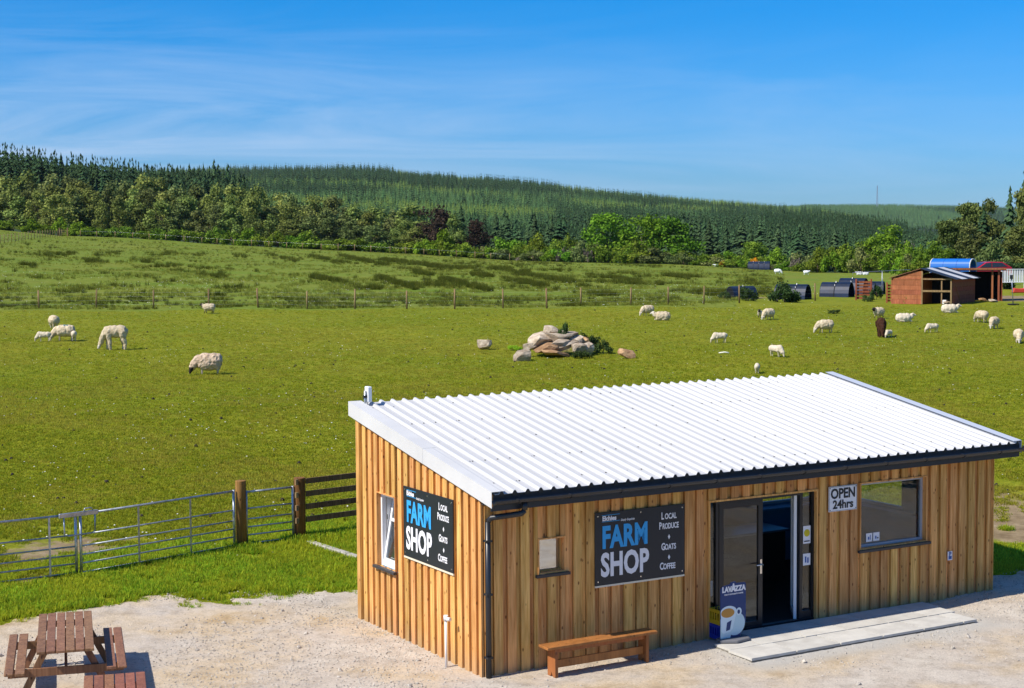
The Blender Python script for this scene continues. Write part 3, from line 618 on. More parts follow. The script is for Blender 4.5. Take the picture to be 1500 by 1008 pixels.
# reveal trims and windows on the front
def frame(mb, a0, a1, z0, z1, w, y0, y1):
    mb.box(a0, a1, y0, y1, z0, z0+w); mb.box(a0, a1, y0, y1, z1-w, z1); mb.box(a0, a0+w, y0, y1, z0+w, z1-w); mb.box(a1-w, a1, y0, y1, z0+w, z1-w); return mb
def front_window(h, fm, fw_, sill=True, trimw=.022, gm=None):
    a0, a1, z0, z1 = h
    tr = frame(MB(), a0+.001, a1-.001, z0+.001, z1-.001, trimw, -.068, .07).build('window_trim', M_LARCH, shop)
    fr = frame(MB(), a0+trimw, a1-trimw, z0+trimw, z1-trimw, fw_, .03, .085).build('window', fm, shop)
    MB().box(a0+trimw+fw_, a1-trimw-fw_, .055, .061, z0+trimw+fw_, z1-trimw-fw_).build('pane', gm or M_GLASS, fr)
    if sill: MB().box(a0-.05, a1+.06, -.115, -.058, z0-.045, z0+.0).build('sill', M_SILL, shop, .004)
    return fr
wf = front_window(WINR, M_GREYF, .045); ws = front_window(WINS, M_LARCH, .02, gm=M_GLASSM); boxi('pane_backing', mat('cream_reflection', (.80, .74, .60), .8), ws, WINS[0]+.045, WINS[1]-.10, .062, .066, WINS[2]+.045, WINS[3]-.045)  # cream panel stands in for sunlit gravel reflected in the small pane
for i, ww in enumerate((0, .165)):
    x0 = 7.36+.24+ww; nt_ = boxi('notice', M_WHITE, wf, x0, x0+.145, .045, .048, 1.30, 1.45)
    boxi('notice_print', M_BLUP, wf, x0+.045, x0+.075, .043, .0445, 1.34, 1.39); boxi('notice_print', M_BLUP, wf, x0+.09, x0+.105, .043, .0445, 1.335, 1.42) if i == 0 else boxi('notice_print', M_SILL, wf, x0+.09, x0+.12, .043, .0445, 1.34, 1.365)
# sliding/hinged door set
dt = frame(MB(), DOOR[0]-.0, DOOR[1], DOOR[2]-.03, DOOR[3], .03, -.068, .03).build('door_trim', M_LARCH, shop)
y0, y1 = .0, .075
def dbox(a, b, z0, z1, m=M_ANTH, nm='door_frame', d=(y0, y1)): return boxi(nm, m, shop, a, b, d[0], d[1], z0, z1)
zb, ztp = .15, 2.31
dbox(4.32, 4.375, zb, ztp); dbox(6.08, 6.14, zb, ztp); dbox(6.35, 6.389, zb, ztp); dbox(4.161, 4.175, zb, ztp)
dbox(4.375, 6.08, ztp-.05, ztp, d=(y0+.001, y1-.001)); dbox(4.161, 6.389, .1, zb, d=(y0-.01, y1+.01))
sl1 = boxi('sidelight', M_ANTH, shop, 4.175, 4.32, .01, .06, zb, zb+.05); MB().box(4.175, 4.32, .03, .036, zb+.05, ztp).build('pane', M_GLASS, sl1).location = (-4.175, -.01, -zb)
sl2 = boxi('sidelight', M_ANTH, shop, 6.14, 6.35, .012, .06, zb, zb+.13); MB().box(6.14, 6.35, .03, .036, zb+.13, ztp).build('pane', M_GLASS, sl2).location = (-6.14, -.012, -zb)
for z0, h_, lb in ((1.42, .30, 'notice with a yellow round emblem'), (1.05, .2, None)):
    q = boxi('notice', M_WHITE, sl2, 6.17-6.14, 6.33-6.14, .008, .011, z0-zb, z0+h_-zb)
MB().tube([(6.25-6.14, .007, 1.60-zb), (6.25-6.14, .002, 1.60-zb)], .062, 16).build('emblem', mat('yellow_emblem', (.6, .5, .02), .5), sl2)
boxi('notice_print', M_BLUP, sl2, .07, .10, .004, .0065, 1.10-zb, 1.2-zb); boxi('notice_print', M_BLUP, sl2, .12, .15, .004, .0065, 1.09-zb, 1.18-zb)
boxi('notice_print', M_SILL, sl2, .05, .17, .004, .0065, 1.45-zb, 1.47-zb)
# two panels inside the left sidelight (a leaning white card)
boxi('notice', M_WHITE, sl1, .02, .13, .05, .055, .75-zb, 1.0-zb)
dl = frame(MB(), 4.40, 5.30, .15, 2.255, .09, .015, .065)
door = dl.build('door', M_ANTH, shop); MB().box(4.49, 5.21, .035, .041, .24, 2.165).build('pane', M_GLASS, door)
MB().box(5.235, 5.275, -.0, .0149, 1.02, 1.26).tube([(5.255, 0, 1.18), (5.255, -.05, 1.18), (5.12, -.05, 1.18)], .012).build('handle', M_CHROME, door)
dop = frame(MB(), 0, .72, .15, 2.255, .08, -.025, .025); door2 = dop.build('door', M_UPVC, shop, loc=(6.04, .07, 0), rot=(0, 0, R(54)))
tag(door2, 'door leaf standing open into the shop'); MB().box(.08, .64, -.003, .003, .23, 2.175).build('pane', M_GLASS, door2)
# interior
MB().box(.11, L-.11, .105, D-.102, -.04, .10).build('floor', M_IND, shop)
slab('ceiling', M_IND, .11, L-.11, .11, D-.11, -.16, -.13)
MB().box(5.0, 8.2, 2.9, 3.6, .102, 1.0).build('counter', mat('dark_counter', (.035, .022, .015), .6), shop)
MB().box(4.95, 8.25, 2.85, 3.65, 1.0, 1.04).build('counter_top', mat('counter_top', (.10, .10, .11), .35), shop)
boxi('shelf', M_INW, shop, 8.4, 10.35, 3.85, 4.15, 1.2, 1.24); boxi('shelf', M_IND, shop, 9.2, 9.8, 2.6, 3.3, .102, .95)
boxi('shelf', M_INW, shop, 10.2, 10.38, 1.0, 3.9, 1.25, 1.29)
MB().box(5.9, 5.93, 2.80, 2.849, .85, .88).tube([(5.75, 2.84, .87), (5.9, 2.82, .87)], .012).build('counter_handle', M_CHROME, shop)
# back and right windows
def gable_window(h, x0, x1, m, nm='window'):
    a0, a1, z0, z1 = h; mb = MB()
    mb.box(x0, x1, a0, a1, z0, z0+.05); mb.box(x0, x1, a0, a1, z1-.05, z1); mb.box(x0, x1, a0, a0+.05, z0+.05, z1-.05); mb.box(x0, x1, a1-.05, a1, z0+.05, z1-.05)
    return mb.build(nm, m, shop)
w = gable_window(WRIGHT, L-.09, L-.02, M_GREYF); boxi('pane', M_GLASS, w, L-.058, L-.052, WRIGHT[0]+.05, WRIGHT[1]-.05, WRIGHT[2]+.05, WRIGHT[3]-.05)
w = frame(MB(), *WINB, .05, D-.09, D-.02).build('window', M_GREYF, shop); boxi('pane', M_GLASS, w, WINB[0]+.05, WINB[1]-.05, D-.058, D-.052, WINB[2]+.05, WINB[3]-.05)
# white tilting window of the left gable
a0, a1, z0, z1 = WSIDE
mb = MB(); tw = .015
mb.box(-.066, .10, a0, a0+tw, z0, z1); mb.box(-.066, .10, a1-tw, a1, z0, z1); mb.box(-.066, .10, a0+tw, a1-tw, z1-tw, z1)
mb.build('window_trim', M_LARCH, shop)
mb = MB(); a0 += tw; a1 -= tw; z1 -= tw
mb.box(.015, .085, a0, a1, z0, z0+.07); mb.box(.015, .085, a0, a1, z1-.05, z1); mb.box(.015, .085, a0, a0+.05, z0+.07, z1-.05); mb.box(.015, .085, a1-.05, a1, z0+.07, z1-.05)
w = mb.build('window', M_UPVC, shop)
mb = MB(); ww = a1-a0-.10; hh = z1-z0-.125
mb.box(0, .05, 0, ww, 0, .06); mb.box(0, .05, 0, ww, hh-.06, hh); mb.box(0, .05, 0, .06, .06, hh-.06); mb.box(0, .05, ww-.06, ww, .06, hh-.06); mb.box(0, .05, .06, ww-.06, hh*.62, hh*.62+.05)
sash = mb.build('sash', M_UPVC, shop, loc=(.03, a0+.05, z0+.07), rot=(0, R(10), 0))
MB().box(.02, .026, .06, ww-.06, .06, hh-.06).build('pane', M_GLASS, sash)
boxi('window_reveal', M_UPVC, shop, .107, .30, a1-.03, a1+.01, z0-.02, z1+.02); boxi('window_reveal', M_UPVC, shop, .107, .30, a0, a1-.032, z0-.03, z0)
MB().box(-.125, -.058, WSIDE[0]-.05, WSIDE[1]+.05, WSIDE[2]-.04, WSIDE[2]+.004).build('sill', M_SILL, shop, .003)
boxi('window_stay', M_BLACK, w, .09, .10, a1-.09, a1-.075, 1.9, 1.98)
boxi('pane_backing', mat('striped_blind', (.45, .47, .5), .8), w, .16, .17, a0+.06, a0+.3, 1.25, 2.2)

# ---------------------------------------------------------------- lettering
def text(body, size, m, parent, loc, rot, sx=1., off=0., align='CENTER', name='lettering', ext=.0015, spacing=1.0, shear=0.):
    c = bpy.data.curves.new('lettering', 'FONT'); c.body = body; c.size = size; c.extrude = ext; c.offset = off; c.align_x = align; c.align_y = 'BOTTOM_BASELINE'; c.space_character = spacing; c.shear = shear; c.resolution_u = 3
    o = bpy.data.objects.new('lettering', c); COL.objects.link(o); dg = bpy.context.evaluated_depsgraph_get(); dg.update()
    me = bpy.data.meshes.new_from_object(o.evaluated_get(dg)); bpy.data.objects.remove(o); bpy.data.curves.remove(c)
    me.materials.clear(); me.materials.append(m); q = bpy.data.objects.new(name, me); q.location = loc; q.rotation_euler = rot; q.scale = (sx, 1, 1)
    return link(q, parent)
def cap(body, *a, **k): return text(body, *a, **k)
def small_caps(words, cx, z, big, small, parent, sx):
    "one line set as a large first letter and smaller capitals"
    n = len(words)-1; w1 = big*.66*sx; w2 = small*.70*sx; tot = w1+w2*n; x = cx-tot/2
    text(words[0], big, M_WHITE, parent, (x, -.006, z), (R(90), 0, 0), sx, .004, 'LEFT')
    text(words[1:], small, M_WHITE, parent, (x+w1, -.006, z), (R(90), 0, 0), sx, .0035, 'LEFT')
def farm_sign(loc, rz, label):
    s = empty('farm_shop_sign', loc, rz, label, 'sign', 'charcoal farm shop signs on the timber walls')
    w, h = 1.70, 1.165; rx = (R(90), 0, 0)
    MB().box(0, w, 0, .02, .03, h).build('panel', M_SIGNB, s, .003); MB().box(0, w, -.002, .022, 0, .028).build('bottom_strip', M_CREAM, s)
    text('FARM', .47, M_CYAN, s, (.12, -.006, .615), rx, .72, .018, 'LEFT', spacing=1.03); text('SHOP', .50, M_WHITE, s, (.10, -.006, .175), rx, .70, .018, 'LEFT', spacing=1.03)
    text('Elchies', .10, M_WHITE, s, (.13, -.006, 1.035), rx, .95, .004, 'LEFT'); text('Simply Exquisite', .05, M_WHITE, s, (.47, -.006, 1.005), rx, .8, .0005, 'LEFT', shear=.35)
    for z in (1.015, 1.115): boxi('rule', M_CYAN, s, .125, .455, -.0045, -.0005, z, z+.007)
    for t, z in (('Local', .955), ('Produce', .80), ('Goats', .465), ('Coffee', .155)): small_caps(t.upper(), 1.395, z, .155, .125, s, .62 if t == 'Produce' else .68)
    for z in (.665, .34):
        MB().prism([(1.395-.022, z), (1.395, z-.04), (1.395+.022, z), (1.395, z+.04)], 1, -.004, -.0005).build('diamond', M_WHITE, s)
    for x in (.05, .85, 1.65):
        for z in (.09, 1.11): MB().tube([(x, 0, z), (x, -.007, z)], .011, 8).build('screw_cap', M_CHROME, s)
    return s
def shop_pt(u, n, z=0): return Vector((BX+U[0]*u+NV[0]*n, BY+U[1]*u+NV[1]*n, z))
farm_sign(shop_pt(1.935, -.080, 1.18), TH, 'charcoal farm shop sign on the shaded front wall beside the small square window')
farm_sign(shop_pt(-.080, 2.487, 1.445), TH-R(90), 'charcoal farm shop sign on the sunlit gable wall beside the white window')
s = empty('open_sign', shop_pt(6.65, -.072, 1.925), TH, 'white board reading OPEN 24hrs between the glass door and the large window', 'sign')
MB().box(0, .63, 0, .012, 0, .43).build('panel', M_WHITE, s, .002)
text('OPEN', .235, M_SIGNB, s, (.315, -.004, .225), (R(90), 0, 0), .90, .007); text('24hrs', .20, M_SIGNB, s, (.315, -.004, .05), (R(90), 0, 0), 1.0, .006)
frame(MB(), .008, .622, .008, .422, .005, -.002, -.0005).build('border', M_SIGNB, s)
for x in (.03, .6):
    for z in (.03, .40): MB().tube([(x, 0, z), (x, -.005, z)], .008, 6).build('screw_cap', M_SIGNB, s)
s = empty('wall_plate', shop_pt(9.44, -.068, .80), TH, 'small blue and white plate low on the boards right of the large window', 'sign')
MB().box(0, .11, 0, .008, 0, .16).build('panel', M_WHITE, s); boxi('print', M_BLUP, s, .018, .092, -.003, -.0005, .02, .075); text('P', .11, M_BLUP, s, (.055, -.003, .075), (R(90), 0, 0), 1, .003)

# ---------------------------------------------------------------- paving in front of the door
pav = MB().prism([(3.86, -1.50), (8.62, -1.50), (8.78, -.07), (4.36, -.07), (4.34, -.49), (3.90, -.50)], 2, -.06, .098).build('paving', mat('mortar_bed', (.20, .18, .15), .9, build=noise_col(8, (.13, .12, .10), (.24, .22, .19))), None, loc=(BX, BY, 0), rot=(0, 0, TH)); tag(pav, kind='structure')
rows = [(-1.52, -.93), (-.922, -.50), (-.492, -.075)]
for j, (ya, yb) in enumerate(rows):
    x = 3.84+(.0, .06, .50)[j]; 
    xe = 8.66+(.0, .10, .16)[j]
    first = True
    while x < xe-.1:
        w_ = .9 if not (first and j == 1) else .62; x1 = min(x+w_, xe); first = False
        boxi('slab', M_SLAB, pav, x+.011, x1-.011, ya+.007, yb-.007, .0995, .134+random.uniform(0, .006))
        x = x1

# ---------------------------------------------------------------- things round the shop
def bench():
    t = empty('bench', shop_pt(.72, -.66, .0), TH, 'orange stained wooden bench against the front wall under the small window', 'bench')
    MB().box(0, 1.98, 0, .27, .43, .47).build('seat', M_BENCH, t, .005)
    for x in (.14, 1.78):
        MB().prism([(.02, 0), (.09, 0), (.125, .07), (.16, 0), (.24, 0), (.24, .429), (.02, .429)], 0, x, x+.05).build('leg', M_BENCH, t)
    MB().box(.191, 1.779, .10, .135, .12, .24).build('stretcher', M_BENCH, t, .003)
    MB().box(.191, 1.779, .06, .10, .36, .429).build('apron', M_BENCH, t)
    p = t.location; t.location.z = min(YZ(*shop_pt(.85, -.6)[:2]), YZ(*shop_pt(2.5, -.4)[:2]))+.005
bench()
# white standpipe by the gable
sp = shop_pt(-.24, .74); sp.z = YZ(sp.x, sp.y)
t = empty('standpipe', sp, TH, 'white plastic standpipe with a capped elbow beside the gable wall corner', 'pipe')
MB().tube([(0, 0, -.05), (0, 0, .72)], .022).build('pipe', M_PIPEW, t); MB().tube([(0, 0, .72), (0, 0, .80)], .036, 10).build('cap', M_PIPEW, t); MB().tube([(0, 0, .74), (.03, -.09, .75)], .03, 8).build('elbow', M_PIPEW, t)
# aerial on the back corner of the roof
ap = shop_pt(.13, D+.1, zroof(D+.1))
t = empty('roof_aerial', ap, TH, 'white box aerial on a short pole at the back corner of the white roof', 'aerial')
MB().tube([(0, 0, -.1), (0, 0, .26)], .022).build('pole', M_GALV, t); MB().box(.03, .11, -.05, .09, .06, .33).build('aerial_box', M_UPVC, t, .012); MB().box(-.03, .03, -.03, .03, .14, .18).build('clamp', M_BLACK, t); MB().tube([(.05, 0, .06), (.05, .02, -.06)], .008, 5).build('cable', M_BLACK, t)
# crates
def crate(loc, m, label):
    t = empty('drinks_crate', loc, TH+R(90), label, 'crate'); w, d, h = .34, .27, .24
    MB().box(0, w, 0, d, 0, .02).build('base', m, t)
    for nm, (a, b, c, e_) in (('side', (0, w, 0, .012)), ('side', (0, w, d-.012, d)), ('end', (0, .012, .012, d-.012)), ('end', (w-.012, w, .012, d-.012))):
        mb = MB(); mb.box(a, b, c, e_, .02, .07); mb.box(a, b, c, e_, h-.05, h); 
        n_ = 6 if nm == 'side' else 5; 
        for k in range(n_):
            if nm == 'side': x = a+(b-a-.03)*k/(n_-1); mb.box(x, x+.03, c, e_, .07, h-.05)
            else: x = c+(e_-c-.03)*k/(n_-1); mb.box(a, b, x, x+.03, .07, h-.05)
        mb.build(nm, m, t)
    return t
czb = .12
crate(shop_pt(4.41, -.40, czb), M_BLUC, 'blue plastic drinks crate on the ground left of the glass door'); c2 = crate(shop_pt(4.41, -.40, czb+.243), M_YEL, 'yellow slatted drinks crate stacked on the blue crate')
for k, (x, y) in enumerate(((.08, .08), (.2, .09), (.12, .19), (.26, .18))):
    b_ = MB().tube([(0, 0, 0), (0, 0, .14)], .032, 8).tube([(0, 0, .14), (0, 0, .20)], .032, 8, .013).tube([(0, 0, .20), (0, 0, .27)], .013, 6).build('bottle', mat('dark_bottle_glass', (.02, .02, .012), .15, .6), None)
    b_.location = shop_pt(4.41-y, -.40+x, czb+.265); b_.rotation_euler = (random.uniform(-.15, .15), random.uniform(-.2, .2), TH)
    tag(b_, 'dark empty bottle standing in the yellow crate', 'bottle', 'dark bottles in the yellow crate')
# coffee display board with a cup outline
def display():
    p = shop_pt(4.03, -.50, .141)
    t = empty('display_board', p, TH, 'navy display board printed with a coffee cup standing on a grey foot beside the crates', 'advertising board')
    th = .012; bz = .06; t.scale = (.98, 1, .88)
    tall = [(0, 0), (0, .98), (.05, 1.03), (.19, 1.05), (.21, 1.09), (.30, 1.10), (.32, 1.06), (.50, 1.06), (.52, 1.02), (.52, .30), (.40, 0)]
    MB().prism([(x, z*.93+bz) for x, z in tall], 1, 0, th).build('panel', M_NAVY, t)
    def disc(nm, cx, cz, rx, rz, m, y, n=28, a0=0, a1=2*math.pi, clipx=None):
        pts = [(max(cx+rx*math.cos(a), 0 if clipx is None else clipx), cz+rz*math.sin(a)+bz) for a in np.linspace(a0, a1, n, endpoint=(a1-a0 < 6))]
        MB().prism(pts, 1, y, y+.0014).build(nm, m, t)
    disc('saucer', .30, .245, .20, .215, M_CUPS, -.002); 
    MB().prism([(.0, .0+bz), (.0, .36+bz), (.30, .44+bz), (.26, .22+bz), (.20, .0+bz)], 1, -.0036, -.0021).build('saucer', M_CUPS, t)
    MB().prism([(.0, .47+bz), (.02, .13+bz), (.06, .09+bz), (.2, .11+bz), (.25, .16+bz), (.33, .49+bz)], 1, -.0052, -.0037).build('cup', M_CUP, t)
    disc('cup_handle', .375, .46, .055, .072, M_CUP, -.0052); disc('cup_handle_gap', .37, .455, .027, .04, M_NAVY, -.0068)
    disc('cup_rim', .16, .47, .17, .118, M_CUP, -.0068, clipx=0); disc('coffee', .145, .46, .135, .085, M_COFF, -.0084, clipx=.0)
    MB().prism([(.11, .13+bz), (.19, .15+bz), (.225, .32+bz), (.13, .285+bz)], 1, -.0068, -.0053).build('cup_mark', M_NAVY, t)
    text('LAVAZZA', .135, M_WHITE, t, (.27, -.0035, .905), (R(90), 0, R(0)), .80, .007); text('A', .20, M_WHITE, t, (.262, -.005, .905), (R(90), 0, 0), .7, .008)
    text("ITALY'S FAVOURITE COFFEE", .034, M_WHITE, t, (.27, -.0035, .845), (R(90), 0, 0), .9, .001)
    MB().prism([(-.05, -.06), (.0, .12), (.5, .12), (.56, .02), (.50, -.14), (.2, -.2)], 2, 0, .055).build('foot', mat('grey_foot', (.16, .16, .17), .5), t, .012)
display()

# ---------------------------------------------------------------- picnic tables
def picnic(loc, rz, label, m=M_TABLE, nb=6):
    t = empty('picnic_table', loc, rz, label, 'picnic table', 'brown picnic tables on the gravel')
    # long side along local y
    Lh, W_ = 1.20, .80; bw = W_/nb
    for k in range(nb): MB().box(0, bw-.014, -Lh, Lh, 0, .038).build('table_board', m, t, .004, (-W_/2+k*bw+.007+random.uniform(-.002, .002), random.uniform(-.008, .008), .72))
    for s_ in (-1, 1):
        for k in range(2):
            x = s_*(.625+k*.15)-.065
            MB().box(0, .13, -Lh+.02, Lh+.0, 0, .038).build('seat_board', m, t, .012 if k else .004, (x, random.uniform(-.01, .01), .43))
    for y in (-.82, .82):
        MB().box(-.80, .80, y-.02, y+.02, .315, .43).build('seat_bearer', m, t); MB().box(-.36, .36, y-.02, y+.02, .63, .718).build('top_bearer', m, t)
        for s_ in (-1, 1): MB().bar((s_*.26, y+.045, .715), (s_*.62, y+.045, .0), .042, .095, (1, 0, 0)).build('leg', m, t)
    MB().bar((0, -.78, .40), (0, -.25, .70), .07, .04, (1, 0, 0)).build('brace', m, t); MB().bar((0, .78, .40), (0, .25, .70), .07, .04, (1, 0, 0)).build('brace', m, t)
    return t
p1 = Vector((-6.655, 22.985, 0)); p1.z = YZ(p1.x, p1.y); picnic(p1, R(15.8), 'brown picnic table wholly in view, nearer the grass edge')
p2 = Vector((-5.02, 19.42, 0)); p2.z = YZ(p2.x, p2.y); picnic(p2, R(14.5), 'brown picnic table cut off by the bottom edge of the photo', mat('red_brown_stained_wood', (.22, .08, .05), .6, .3, build=wood((.19, .075, .035), (.34, .15, .075), (.07, .02, .015), .1)))

# ---------------------------------------------------------------- gates and rail fence
def metal_gate(p, q, h, label, uprights, nrail=6, zoff=.06, latch=False, group='galvanised field gates'):
    d = q-p; Lg = math.hypot(d.x, d.y); rz = math.atan2(d.y, d.x); sl_ = (q.z-p.z)/Lg
    t = empty('field_gate', p, rz, label, 'gate', group)
    zs = [0, .17, .33, .49, .70, h-zoff-.03][:nrail]
    Zx = lambda x, z: z+zoff+sl_*x
    for i, z in enumerate(zs):
        r_ = .022 if i == len(zs)-1 else (.016)
        MB().tube([(.02, 0, Zx(0, z)), (Lg-.02, 0, Zx(Lg, z))], r_, 8).build('rail', M_GALV, t)
    for x in uprights: MB().box(x*Lg-.018, x*Lg+.018, -.02, -.012, Zx(x*Lg, -.01), Zx(x*Lg, zs[-1])).build('upright', M_GALV, t)
    for x in (0, Lg): MB().tube([(x, 0, Zx(x, -.03)), (x, 0, Zx(x, zs[-1]+.025))], .027, 8).build('end_post', M_GALV, t)
    return t
gp = lambda x, y, Y=None: ground_at(x, y)
gA = Vector((-11.2, 26.9, 0)); gA.z = .46; gL = ground_at(115, 845); gP1 = ground_at(354, 803); gP2 = ground_at(440, 792)
gA = Vector((gL.x-(3.2), gL.y-2.0, 0)); gA.z = H(gA.x, gA.y)+.0
gdir = (gP1-gL).normalized()
metal_gate(gA, gL+Vector((-.03, 0, 0)), 1.17, 'wide galvanised field gate at the left edge, left of the metal latch', (.5, .87))
metal_gate(gL+Vector((.05, .03, 0)), gP1-gdir*.16, 1.17, 'galvanised field gate between the metal latch and the first round post', (.36, .70))
metal_gate(gP1+(gP2-gP1)*.09, gP2-(gP2-gP1)*.12, 1.12, 'small galvanised hand gate between the two round wooden posts', ())
t = empty('gate_latch', gL, math.atan2(gdir.y, gdir.x), 'galvanised loop latch joining the tops of the two wide gates', 'gate latch')
zt2 = 1.14; MB().box(-.36, .40, -.045, .0, zt2-.03, zt2+.05).build('latch_plate', M_GALV, t, .006); MB().tube([(.12, -.03, zt2+.05), (.14, -.03, zt2+.10), (.27, -.03, zt2+.10), (.30, -.03, zt2+.05)], .012, 6).build('catch', M_GALV, t)
MB().tube([(-.27, -.03, zt2-.03), (-.27, -.04, zt2-.34), (-.2, -.05, zt2-.37), (.24, -.05, zt2-.37), (.33, -.04, zt2-.33), (.34, -.03, zt2-.03)], .014, 6).build('loop', M_GALV, t)
def rpost(p, h, r_, label):
    o = MB().tube([(0, 0, -.2), (0, 0, h-.01), (0, 0, h)], r_, 14).build('gate_post', M_POSTB, loc=p); tag(o, label, 'post', 'round wooden gate posts'); 
    return o
rpost(gP1, 1.33, .105, 'round wooden post between the wide gate and the small hand gate'); rpost(gP2, 1.27, .115, 'round wooden post between the hand gate and the brown rail fence')
fe = shop_pt(.9, D+2.9); fe.z = H(fe.x, fe.y); fe = ground_at(560, 772); fe.z = H(fe.x, fe.y)
d = fe-gP2; Lf = math.hypot(d.x, d.y); rz = math.atan2(d.y, d.x)
t = empty('rail_fence', gP2, rz, 'brown four rail wooden fence running behind the shop from the gate post', 'fence')
for k, z in enumerate((.42, .68, .94, 1.20)):
    MB().box(.10, Lf, -.10, -.06, z-.055, z+.055).build('rail', M_RAIL, t); MB().box(-.16, -.10, -.13, -.08, z-.055, z+.055).build('rail_end', M_POST, t)
MB().box(Lf-.1, Lf, -.05, .05, -.1, 1.3).build('post', M_RAIL, t)
k1 = ground_at(452, 799); k2 = ground_at(540, 826); d = k2-k1
for i in range(3):
    a = k1+d*(i/3+.004); b = k1+d*((i+1)/3-.004)
    o = MB().bar((0, 0, 0), b-a, .14, .10).build('kerb_stone', M_CONC, loc=a+Vector((0, 0, .035)), bevel=.008); tag(o, 'pale concrete edging stone in the grass between the gate post and the shop', 'edging stone', 'concrete edging stones')
o = MB().box(0, .55, -.3, .3, 0, .05).build('kerb_slab', M_CONC, loc=shop_pt(L+.12, 1.0, .1), rot=(0, 0, TH)); tag(o, 'grey concrete slab on the ground at the right end of the shop', 'slab')
# electric wire behind the shop at the right edge
a = ground_at(1440, 672); b = Vector((a.x+9, a.y-3.2, 0)); b.z = H(b.x, b.y)

# ---------------------------------------------------------------- post and wire fence across the field
posts = [(-20, 453), (57, 452), (141, 452), (225, 451.5), (306, 452), (378, 451), (450, 453), (520, 453), (596, 453), (666, 453), (737, 452), (801, 452), (851, 448), (924, 447.5), (979, 446.5), (1031, 446), (1083, 444), (1194, 441)]
pp = [ground_at(x, y) for x, y in posts]
t = empty('wire_fence', pp[3], 0, 'post and wire fence running across the middle of the field', 'fence'); o0 = pp[3]
pm = MB().tube([(0, 0, -.1), (0, 0, 1.2)], .055, 8, .05).build('post', M_POST, t, loc=pp[0]-o0)
for i, p in enumerate(pp[1:]): inst('post', pm.data, t, p-o0, (random.uniform(-.03, .03), random.uniform(-.04, .04), random.random()*6), (1, 1, random.uniform(.93, 1.06)))
for h_ in (.25, .5, .75, 1.0):
    mb = MB(); mb.tube([p-o0+Vector((0, 0, h_)) for p in pp], .003, 3); mb.build('wire', M_GALV, t)
# far fence along the hedge, corner gate and netting fence on the left
t = empty('boundary_fence', on_ray(400, 300), 0, 'far post and wire fence along the foot of the hedge', 'fence'); o0 = t.location.copy(); fx = []
for x in list(range(120, 770, 25)):
    Dg = float(aY((x-750)/F_PX, EDGE_X, EDGE_D))-2; p = on_ray(x+random.uniform(-2, 2), Dg); fx.append(p)
pm = MB().tube([(0, 0, -.1), (0, 0, 1.25)], .08, 6).build('post', M_POST, t, loc=fx[0]-o0)
for p in fx[1:]: inst('post', pm.data, t, p-o0, sc=(1, 1, random.uniform(.9, 1.1)))
MB().tube([p-o0+Vector((0, 0, 1.1)) for p in fx], .012, 3).build('wire', M_GALV, t)
t = empty('netting_fence', on_ray(60, 300), 0, 'wire netting fence with close posts running down the left slope', 'fence'); o0 = t.location.copy()
q0 = on_ray(92, 318); q1 = on_ray(-30, 215); 
pm = MB().tube([(0, 0, -.1), (0, 0, 1.4)], .05, 5).build('post', M_POST, t, loc=q0-o0)
for k in range(1, 26):
    f_ = k/26; x, y = q0.x+(q1.x-q0.x)*f_, q0.y+(q1.y-q0.y)*f_; inst('post', pm.data, t, Vector((x, y, H(x, y)))-o0)
for h_ in (.2, .45, .7, .95, 1.2): MB().tube([Vector((q0.x+(q1.x-q0.x)*f_, q0.y+(q1.y-q0.y)*f_, H(q0.x+(q1.x-q0.x)*f_, q0.y+(q1.y-q0.y)*f_)+h_))-o0 for f_ in np.linspace(0, 1, 20)], .008, 3).build('wire', M_GALV, t)
t = empty('corner_gate', on_ray(93, 320), .1, 'pale wooden gate at the top left corner of the far field', 'gate')
for x in (-.6, 1.0): MB().box(x-.12, x+.12, -.12, .12, 0, 1.7).build('gate_post', M_POST, t)
for z in (.4, .8, 1.2): MB().box(-.48, .88, -.04, .04, z-.06, z+.06).build('rail', M_POST, t)

# ---------------------------------------------------------------- stones
def rock_mesh(seed, sub=3):
    r_ = np.random.default_rng(seed); bm = bmesh.new(); bmesh.ops.create_icosphere(bm, subdivisions=sub, radius=1)
    pl = [(Vector(r_.normal(size=3)).normalized(), r_.uniform(.40, .66)) for _ in range(12)]
    for v in bm.verts:
        c = v.co.copy()
        for n_, d_ in pl:
            k = c.dot(n_)
            if k > d_: c -= n_*(k-d_)*.92
        c += c.normalized()*(mnoise.noise(c*2.2+Vector((seed, 0, 0)))*.05+mnoise.noise(c*7+Vector((seed, 0, 0)))*.03)
        v.co = c
    me = bpy.data.meshes.new('stone'); bm.to_mesh(me); bm.free(); me.materials.append(M_ROCKO if seed in (3, 7) else M_ROCK); return me
RM = [rock_mesh(s) for s in range(9)]
PILE_Y = ground_at(812, 524).y
def rock(px, py, w, h, k, label, Y=None, rz=None, group=None):
    "base of the stone at picture point (px, py); stones of the pile stand at their own depth in it"
    if Y is None: p = ground_at(px, py); s = p.y/F_PX; p = p+Vector((0, .25*w*s, 0)); p.z = H(p.x, p.y)
    else: s = Y/F_PX; d = ray(px, py); p = Vector((d[0]/d[1]*Y, Y, zpix(px, py, Y)))
    o = inst('boulder', RM[k % 9], None, p+Vector((0, 0, h*s*.42)), (random.uniform(-.2, .2), random.uniform(-.2, .2), rz if rz is not None else random.uniform(-.5, .5)), (w*s*.72, w*s*.6, h*s*.80))
    tag(o, label, 'stone', group or 'boulders in the field')
rock(708, 513, 22, 16, 1, 'grey pointed boulder lying alone left of the stone pile'); rock(768, 530, 26, 20, 2, 'pale rounded boulder lying in front of the left end of the stone pile'); rock(921, 526, 25, 14, 3, 'pinkish flat boulder lying alone right of the stone pile')
